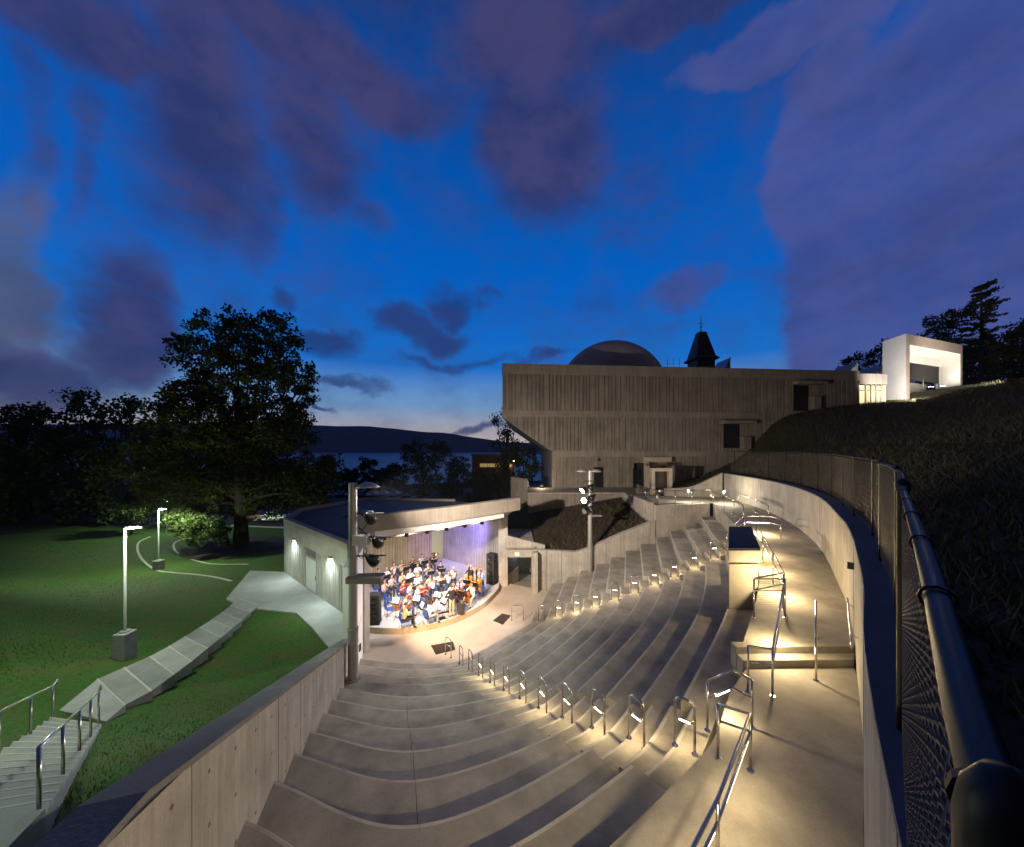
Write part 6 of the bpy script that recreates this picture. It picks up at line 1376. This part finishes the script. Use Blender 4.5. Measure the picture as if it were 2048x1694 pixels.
# ---- instruments and furniture
WOODV = mat('violin_varnish', (.30, .075, .02), .28, noise=8, dark=.7); WOODC = mat('cello_varnish', (.36, .10, .02), .28, noise=4, dark=.7); WOODB = mat('bass_varnish', (.50, .20, .035), .3, noise=3, dark=.75); EBONY = mat('ebony', (.012, .01, .01), .35); BRASS = mat('brass', (.75, .52, .20), .22, 1.0); SILVER = mat('silver_plate', (.75, .74, .72), .2, 1.0)
def strings(name, L, thick, wood, spike=0.0):
    """violin family, upright along z with its front to -y: body, ribs by thickness, neck, scroll, bridge"""
    out = []; n = 36
    for k in range(n):
        t = 2*math.pi*k/n; z = -math.cos(t)*.5; u = z+.5
        w = .29 if u < .42 else .24; wid = np.interp(u, [0, .08, .25, .42, .52, .62, .8, .95, 1], [.0, .20, .29, .22, .165, .19, .235, .16, 0]); out.append((math.copysign(wid, math.sin(t))*L, (z+.5)*L))
    f = MB(); A = [(x, -thick/2, z) for x, z in out]; Bk = [(x, thick/2, z) for x, z in out]; A2 = [(x*.9, -thick/2-thick*.12, z*.94+L*.03) for x, z in out]; B2 = [(x*.9, thick/2+thick*.12, z*.94+L*.03) for x, z in out]
    f.quadstrip(A, Bk, close=True); f.quadstrip(A2, A, close=True); f.quadstrip(Bk, B2, close=True); f.face(A2[::-1]); f.face(B2)
    b_ = f.mesh('body', wood, False)
    f = MB(); f.box((0, -thick*.62, L*1.1), (L*.075, thick*.25, L*.95)); f.box((0, -thick*.75, L*.22), (L*.09, thick*.1, L*.36)); f.box((0, -thick*1.0, L*.42), (L*.17, .006, L*.03)); nk = f.mesh('fingerboard', EBONY)
    f = MB(); f.box((0, -thick*.3, L*1.5), (L*.07, L*.06, L*.25)); f.lathe([(0, -.04*L), (.06*L, -.03*L), (.06*L, .03*L), (0, .04*L)], (0, -thick*.4, L*1.66), 10, M=Matrix.Rotation(math.pi/2, 3, 'Y'))
    for s in (-1, 1): f.tube([(0, -thick*.3, L*1.48), (s*L*.10, -thick*.3, L*1.48)], L*.012, 5); f.tube([(0, -thick*.3, L*1.56), (s*L*.10, -thick*.3, L*1.56)], L*.012, 5)
    sc = f.mesh('scroll', wood); parts = [('body', b_), ('fingerboard', nk), ('scroll', sc)]
    if spike:
        f = MB(); f.tube([(0, 0, 0), (0, 0, -spike)], .008, 6); parts.append(('end_pin', f.mesh('end_pin', STEEL)))
    return parts
VIOLIN = strings('violin', .36, .04, WOODV); CELLO = strings('cello', .76, .13, WOODC, .28); DBASS = strings('bass', 1.12, .22, WOODB, .22)
def tube_part(name, pts, r, m, sides=10): f = MB(); f.tube(pts, r, sides); return (name, f.mesh(name, m, True))
CLAR = [tube_part('barrel', [(0, 0, 0), (0, 0, .6)], [.014, .012], EBONY), tube_part('bell', [(0, 0, -.06), (0, 0, 0)], [.035, .014], EBONY)]
FLUTE = [tube_part('tube', [(-.35, 0, 0), (.33, 0, 0)], .011, SILVER), tube_part('keys', [(-.2, -.016, 0), (.2, -.016, 0)], .006, SILVER)]
TRP = [tube_part('tubing', [(0, .5, 0), (0, 0, 0), (0, -.03, -.06), (0, 0, -.12), (0, .3, -.12), (0, .33, -.06), (0, .3, 0)], .01, BRASS), tube_part('bell', [(0, .22, 0), (0, .4, 0), (0, .5, 0)], [.012, .022, .062], BRASS), tube_part('valves', [(0, .12, -.15), (0, .12, .05)], .03, BRASS)]
TRB = [tube_part('slide', [(0, 0, 0), (0, .72, -.08), (.06, .75, -.08), (.08, 0, 0)], .010, BRASS), tube_part('bell', [(-.1, -.2, 0), (-.1, .2, 0), (-.1, .42, 0), (-.1, .55, 0)], [.012, .02, .04, .11], BRASS), tube_part('bow_tube', [(-.1, -.2, 0), (-.05, -.28, 0), (0, 0, 0)], .012, BRASS)]
TUBA = [tube_part('bell', [(0, 0, 0), (0, 0, .35), (0, 0, .6), (0, 0, .78)], [.07, .10, .15, .24], BRASS, 16), tube_part('coil', [(0.0, 0, 0), (.05, 0, -.12), (.18, 0, -.14), (.24, 0, 0), (.22, 0, .35), (.12, 0, .42)], .05, BRASS), tube_part('valves', [(.12, .06, .0), (.12, .06, .25)], .05, SILVER)]
HORN = [tube_part('coil', [(.16*math.cos(t), 0, .16*math.sin(t)) for t in np.linspace(0, 6.0, 20)], .016, BRASS), tube_part('bell', [(.16, 0, 0), (.2, -.02, -.16), (.22, -.04, -.28)], [.02, .05, .15], BRASS, 14)]
BASSOON = [tube_part('joint', [(0, 0, 0), (0, 0, 1.15)], [.03, .022], WOODV), tube_part('crook', [(0, 0, .8), (.05, -.08, .95), (.1, -.22, .9)], .005, SILVER)]
def place(parts, name, label, cat, loc, rot, group):
    t = thing(name, label, cat, loc, 0, group); t.rotation_euler = rot
    for pn, me in parts: inst(pn, me, parent=t)
    return t
SHELL = mat('blue_plastic', (.03, .07, .30), .45)
def chair_meshes():
    f = MB(); f.box((0, 0, .44), (.44, .42, .03)); s = f.mesh('seat', SHELL); f = MB(); f.box((0, -.22, .72), (.44, .03, .32), M=Matrix.Rotation(-.12, 3, 'X')); b_ = f.mesh('backrest', SHELL)
    f = MB(); f.tube([(0, 0, 0), (0, .03, .43)], .011, 6); l = f.mesh('leg', STEEL); f = MB(); f.tube([(-.2, -.2, .43), (-.2, -.235, .85)], .011, 6); f.tube([(.2, -.2, .43), (.2, -.235, .85)], .011, 6); fr = f.mesh('back_frame', STEEL); return s, b_, l, fr
CH = chair_meshes()
def chair(loc, rz, label, group='blue chairs on the stage'):
    t = thing('folding_chair', label, 'chair', loc, rz, group)
    inst('seat', CH[0], parent=t); inst('backrest', CH[1], parent=t); inst('back_frame', CH[3], parent=t)
    for x in (-.2, .2):
        inst('leg', CH[2], (x, .17, 0), parent=t); inst('leg', CH[2], (x, -.22, 0), parent=t)
def stand_meshes():
    f = MB(); f.box((0, 0, 0), (.50, .018, .34), M=Matrix.Rotation(.5, 3, 'X')); f.box((0, .13, -.13), (.50, .06, .012)); d = f.mesh('desk', BLACKM)
    f = MB(); f.tube([(0, 0, .12), (0, 0, 1.0)], .012, 8); p_ = f.mesh('post', BLACKM); f = MB(); f.tube([(0, 0, .16), (0, .28, .01)], .01, 6); l = f.mesh('leg', BLACKM)
    f = MB(); f.box((-.11, .012, .02), (.2, .004, .28), M=Matrix.Rotation(.5, 3, 'X')); f.box((.11, .012, .02), (.2, .004, .28), M=Matrix.Rotation(.5, 3, 'X')); s = f.mesh('sheet_music', mat('paper', (.8, .8, .78), .8)); return d, p_, l, s
SM = stand_meshes()
def stand(loc, rz, label, sheet=True):
    t = thing('music_stand', label, 'music stand', loc, rz, 'music stands')
    inst('desk', SM[0], (0, 0, 1.02), parent=t); inst('post', SM[1], parent=t)
    for k in range(3): inst('leg', SM[2], rz=k*2.094, parent=t)
    if sheet: inst('sheet_music', SM[3], (0, 0, 1.04), parent=t)
ZS = .33
CONDX = P(905, 1232, ZS)
def person(pose, hx, hy, shirt, trou, hair, style, skin, label, rz=None, group='orchestra players'):
    stand_ = pose in ('conduct', 'bass'); zh = ZS+(1.72 if stand_ else 1.28); q = P(720+hx/6.02, 1060+hy/6.02, zh)
    if rz is None: rz = math.atan2(CONDX.y-q.y, CONDX.x-q.x)-math.pi/2
    me, hc = POSES[pose]; t = thing('person', label, 'person', (q.x, q.y, ZS), rz, group)
    o = inst('body', me, parent=t)
    for k, m in enumerate((SKIN[skin], CLOTH[shirt], CLOTH[trou], SHOE)): o.material_slots[k].link = 'OBJECT'; o.material_slots[k].material = m
    hh = inst('hair', HM[(pose, style)], parent=t); hh.material_slots[0].link = 'OBJECT'; hh.material_slots[0].material = HAIR[hair]
    return q, rz
def rel(q, rz, x, y, z): c, s = math.cos(rz), math.sin(rz); return (q.x+c*x-s*y, q.y+s*x+c*y, ZS+z)
PL = [  # pose, head x, head y in the stage close-up, shirt, trousers, hair, style, skin, instrument, label
 ('rest', 215, 482, 'white', 'black', 'dark', 'short', 0, None, 'dark-haired player in white at the far left of the back row'),
 ('wind', 312, 462, 'white', 'navy', 'grey', 'short', 0, 'clarinet', 'grey-haired clarinettist in white, second from the left in the back row'),
 ('brass', 402, 405, 'white', 'navy', 'brown', 'short', 0, 'horn', 'horn player in white beside the ribbed wall'),
 ('brass', 497, 378, 'tan', 'navy', 'grey', 'bald', 0, 'trumpet', 'trumpeter in a tan shirt in the back row'),
 ('brass', 632, 337, 'black', 'navy', 'dark', 'short', 0, 'trombone', 'trombonist in a black shirt in the back row'),
 ('brass', 745, 302, 'white', 'black', 'dark', 'short', 0, 'trombone', 'trombonist in white in the back row beside the green door'),
 ('rest', 872, 288, 'navy', 'black', 'brown', 'short', 1, 'tuba', 'tuba player in navy before the green door'),
 ('rest', 967, 388, 'black', 'black', 'dark', 'long', 0, None, 'percussionist in black at the right of the back row'),
 ('wind', 500, 512, 'tan', 'black', 'brown', 'long', 0, 'clarinet', 'long-haired clarinettist in tan in the second row'),
 ('wind', 597, 482, 'white', 'navy', 'fair', 'short', 0, 'clarinet', 'fair-haired woodwind player in white in the second row'),
 ('wind', 690, 416, 'white', 'khaki', 'brown', 'short', 0, 'clarinet', 'woodwind player in white with khaki trousers behind the music stands'),
 ('brass', 812, 420, 'grey', 'black', 'grey', 'short', 0, 'trumpet', 'grey-haired trumpeter in a grey shirt below the tuba'),
 ('wind', 372, 550, 'grey', 'black', 'dark', 'short', 0, 'bassoon', 'bassoonist in grey with black trousers at the left'),
 ('wind', 285, 610, 'tan', 'black', 'brown', 'short', 1, 'clarinet', 'player in tan partly behind the equipment tray'),
 ('violin', 512, 615, 'red', 'black', 'brown', 'long', 0, 'violin', 'long-haired violinist in red at the left'),
 ('wind', 690, 535, 'white', 'white', 'fair', 'short', 0, 'flute', 'flautist dressed in white in the middle of the stage'),
 ('violin', 600, 640, 'white', 'navy', 'dark', 'short', 0, 'violin', 'dark-haired violinist in white beside the one in red'),
 ('violin', 840, 545, 'tan', 'black', 'dark', 'long', 0, 'violin', 'dark long-haired violinist in tan in the middle'),
 ('violin', 885, 582, 'blue', 'denim', 'grey', 'short', 0, 'violin', 'violinist in a light blue shirt in the middle'),
 ('violin', 955, 520, 'white', 'black', 'grey', 'short', 0, 'violin', 'grey-haired viola player in white behind the conductor'),
 ('violin', 1065, 502, 'white', 'navy', 'brown', 'long', 0, 'violin', 'brown-haired viola player in white facing us'),
 ('violin', 1125, 452, 'white', 'black', 'grey', 'short', 0, 'violin', 'viola player in white at the back right'),
 ('violin', 765, 645, 'red', 'black', 'brown', 'long', 0, 'violin', 'violinist in red in the centre of the stage'),
 ('violin', 690, 672, 'white', 'denim', 'dark', 'short', 0, 'violin', 'violinist in white with dark jeans left of the empty stand'),
 ('cello', 1215, 592, 'lilac', 'black', 'grey', 'bald', 0, 'cello', 'balding cellist in lilac right of the conductor'),
 ('cello', 1352, 645, 'white', 'khaki', 'brown', 'short', 0, 'cello', 'cellist in white with khaki trousers at the stage rim'),
 ('cello', 1120, 640, 'white', 'denim', 'dark', 'short', 0, 'cello', 'cellist in white partly hidden behind the conductor'),
 ('violin', 540, 787, 'white', 'denim', 'dark', 'short', 0, 'violin', 'violinist in white in the second front desk at the left'),
 ('violin', 535, 900, 'yellow', 'black', 'dark', 'short', 1, 'violin', 'violinist in a yellow shirt at the front rim of the stage'),
 ('violin', 830, 862, 'white', 'grey', 'dark', 'long', 0, 'violin', 'dark long-haired violinist in white at the front rim beside a stand'),
 ('bass', 1340, 432, 'black', 'black', 'grey', 'short', 0, 'bass', 'standing double bass player in black before the grey wall'),
 ('bass', 1468, 462, 'blue', 'denim', 'grey', 'bald', 0, 'bass', 'standing double bass player in a blue shirt by the loudspeakers'),
]
for pose, hx, hy, shirt, trou, hair, style, skin, ins, lbl in PL:
    q, rz = person(pose, hx, hy, shirt, trou, hair, style, skin, lbl)
    who = lbl.split(' ', 0)[0]
    if pose not in ('bass',): chair((q.x, q.y, ZS), rz, 'chair under the '+lbl)
    g = {'violin': 'violins', 'cello': 'cellos', 'bass': 'double basses'}.get(ins, 'wind instruments')
    def put(parts, nm, loc, rot): place(parts, nm, ('%s held by the ' % nm.replace('_', ' '))+lbl, nm.replace('_', ' '), rel(q, rz, *loc), rot, g)
    if ins == 'violin': put(VIOLIN, 'violin', (-.05, .10, 1.06), (R(-78), R(0), rz+R(22)))
    elif ins == 'cello': put(CELLO, 'cello', (.02, .40, .26), (R(14), R(6), rz+math.pi))
    elif ins == 'bass': put(DBASS, 'double_bass', (.05, .42, .22), (R(10), R(6), rz+math.pi))
    elif ins == 'clarinet': put(CLAR, 'clarinet', (0, .46, .62), (R(38), 0, rz))
    elif ins == 'flute': put(FLUTE, 'flute', (.2, .16, 1.16), (0, R(10), rz))
    elif ins == 'trumpet': put(TRP, 'trumpet', (0, .16, 1.16), (0, 0, rz))
    elif ins == 'trombone': put(TRB, 'trombone', (0, .16, 1.16), (R(-8), 0, rz))
    elif ins == 'horn': put(HORN, 'french_horn', (.05, .30, .98), (0, 0, rz))
    elif ins == 'tuba': put(TUBA, 'tuba', (-.05, .28, .62), (R(0), R(-14), rz))
    elif ins == 'bassoon': put(BASSOON, 'bassoon', (.18, .25, .35), (0, R(-22), rz))
    if pose != 'conduct' and (int(hx) % 3 != 0 or pose == 'bass'):
        p_ = rel(q, rz, 0, .95, 0); stand((p_[0], p_[1], ZS), rz+math.pi, 'stand of the '+lbl)
q, rz = person('conduct', 1105, 683, 'black', 'khaki', 'brown', 'short', 0, 'conductor standing in a black shirt and khaki trousers with back to the seats', rz=R(35), group='orchestra')
p_ = rel(q, rz, 0, .75, 0); stand((p_[0], p_[1], ZS), rz+math.pi, 'black music stand in front of the conductor')
for hx, hy, lbl in ((935, 880, 'lone music stand with white sheet music left of the conductor'), (680, 930, 'white-topped music stand between the two front violinists'), (430, 960, 'music stand beside the row of empty chairs'), (860, 760, 'music stand in the gap in the middle of the stage')):
    z = P(720+hx/6.02, 1060+(hy+115)/6.02, ZS); stand((z.x, z.y, ZS), math.atan2(-z.y, -z.x)+math.pi/2+2.6, lbl)
for k, (hx, hy, lbl) in enumerate(((205, 790, 'empty blue chair at the left wall'), (330, 830, 'rearmost of three empty blue chairs in a line at the left'), (340, 920, 'middle of three empty blue chairs in a line at the left'), (355, 1040, 'front one of three empty blue chairs in a line at the left'), (740, 1010, 'empty blue chair left of the long-haired front violinist'), (1440, 830, 'empty blue chair beside the rim cellist'))):
    z = P(720+hx/6.02, 1060+hy/6.02, ZS); chair((z.x, z.y, ZS), -.9 if k < 4 else (.2 if k == 4 else 1.2), lbl)
SPK = mat('speaker_cloth', (.018, .018, .02), .8, bump=.4, bscale=90)
def speakers(hx, hy, n, rz, label, sc=1.0):
    z = P(720+hx/6.02, 1060+hy/6.02, ZS); t = thing('loudspeaker_stack', label, 'loudspeaker', (z.x, z.y, ZS), rz, 'loudspeaker stacks')
    for k in range(n):
        mb = MB(); mb.box((0, 0, .12+.5*k*sc+.24*sc), (.62, .55, .48*sc)); c_ = mb.build('cabinet', SPK, t, bevel=.02)
        mb = MB(); mb.lathe([(0, 0), (.15, .01), (.19, .03), (.2, .02)], (0, -.285, .12+.5*k*sc+.24*sc), 16, M=Matrix.Rotation(math.pi/2, 3, 'X')); mb.build('cone', BLACKM, c_)
    mb = MB(); mb.box((0, 0, .06), (.66, .6, .10)); mb.build('base', BLACKM, t)
    for x in (-.25, .25): mb = MB(); mb.lathe([(0, -.02), (.04, -.02), (.04, .02), (0, .02)], (x, -.2, .04), 8, M=Matrix.Rotation(math.pi/2, 3, 'Y')); mb.build('caster', BLACKM, t)
speakers(175, 1120, 3, .15, 'black loudspeaker stack at the left front corner of the stage')
speakers(1590, 640, 4, -.5, 'tall black loudspeaker stack beside the right pillar')
z = P(720+1218/6.02, 1060+1005/6.02, ZS); t = thing('waste_bin', 'dark bin standing beside the conductor at the stage rim', 'bin', (z.x, z.y, ZS))
mb = MB(); mb.lathe([(0, 0), (.2, 0), (.25, .62), (.27, .64), (.25, .66), (.22, .6), (0, .1)], (0, 0, 0), 18); mb.build('bucket', mat('bin_plastic', (.04, .035, .035), .5), t)
for hx, hy, sz, lbl in ((990, 1065, (.34, .26, .05), 'small black case lying on the floor before the conductor'), (1000, 1000, (.7, .1, .05), 'thin dark instrument case on the floor behind the lone stand'), (455, 960, (.6, .3, .34), 'open orange-brown violin case beside the empty chairs')):
    z = P(720+hx/6.02, 1060+hy/6.02, ZS); t = thing('instrument_case', lbl, 'case', (z.x, z.y, ZS), .5); m_ = BLACKM if sz[2] < .1 else mat('tan_case', (.42, .16, .04), .6)
    mb = MB(); mb.box((0, 0, sz[2]/2), sz); mb.build('shell', m_, t, bevel=.015); mb = MB(); mb.tube([(-.08, -sz[1]/2, sz[2]*.6), (-.08, -sz[1]/2-.03, sz[2]*.7), (.08, -sz[1]/2-.03, sz[2]*.7), (.08, -sz[1]/2, sz[2]*.6)], .008, 5); mb.build('handle', BLACKM, t)
# ------------------------------------------------------------------ evening haze over the river
mb = MB(); mb.box((0, 1840, 93), (12000, 3780, 278)); hz = mb.build('haze', None)
hm = bpy.data.materials.new('haze'); hm.use_nodes = True; hm.node_tree.nodes.clear()
pv_ = hm.node_tree.nodes.new('ShaderNodeVolumePrincipled'); pv_.inputs['Color'].default_value = (.62, .76, 1, 1); pv_.inputs['Density'].default_value = .00011
ho = hm.node_tree.nodes.new('ShaderNodeOutputMaterial'); hm.node_tree.links.new(pv_.outputs[0], ho.inputs['Volume'])
hz.data.materials.clear(); hz.data.materials.append(hm); tag(hz, 'thin evening haze between the lawn and the far shore', 'haze', kind='stuff')
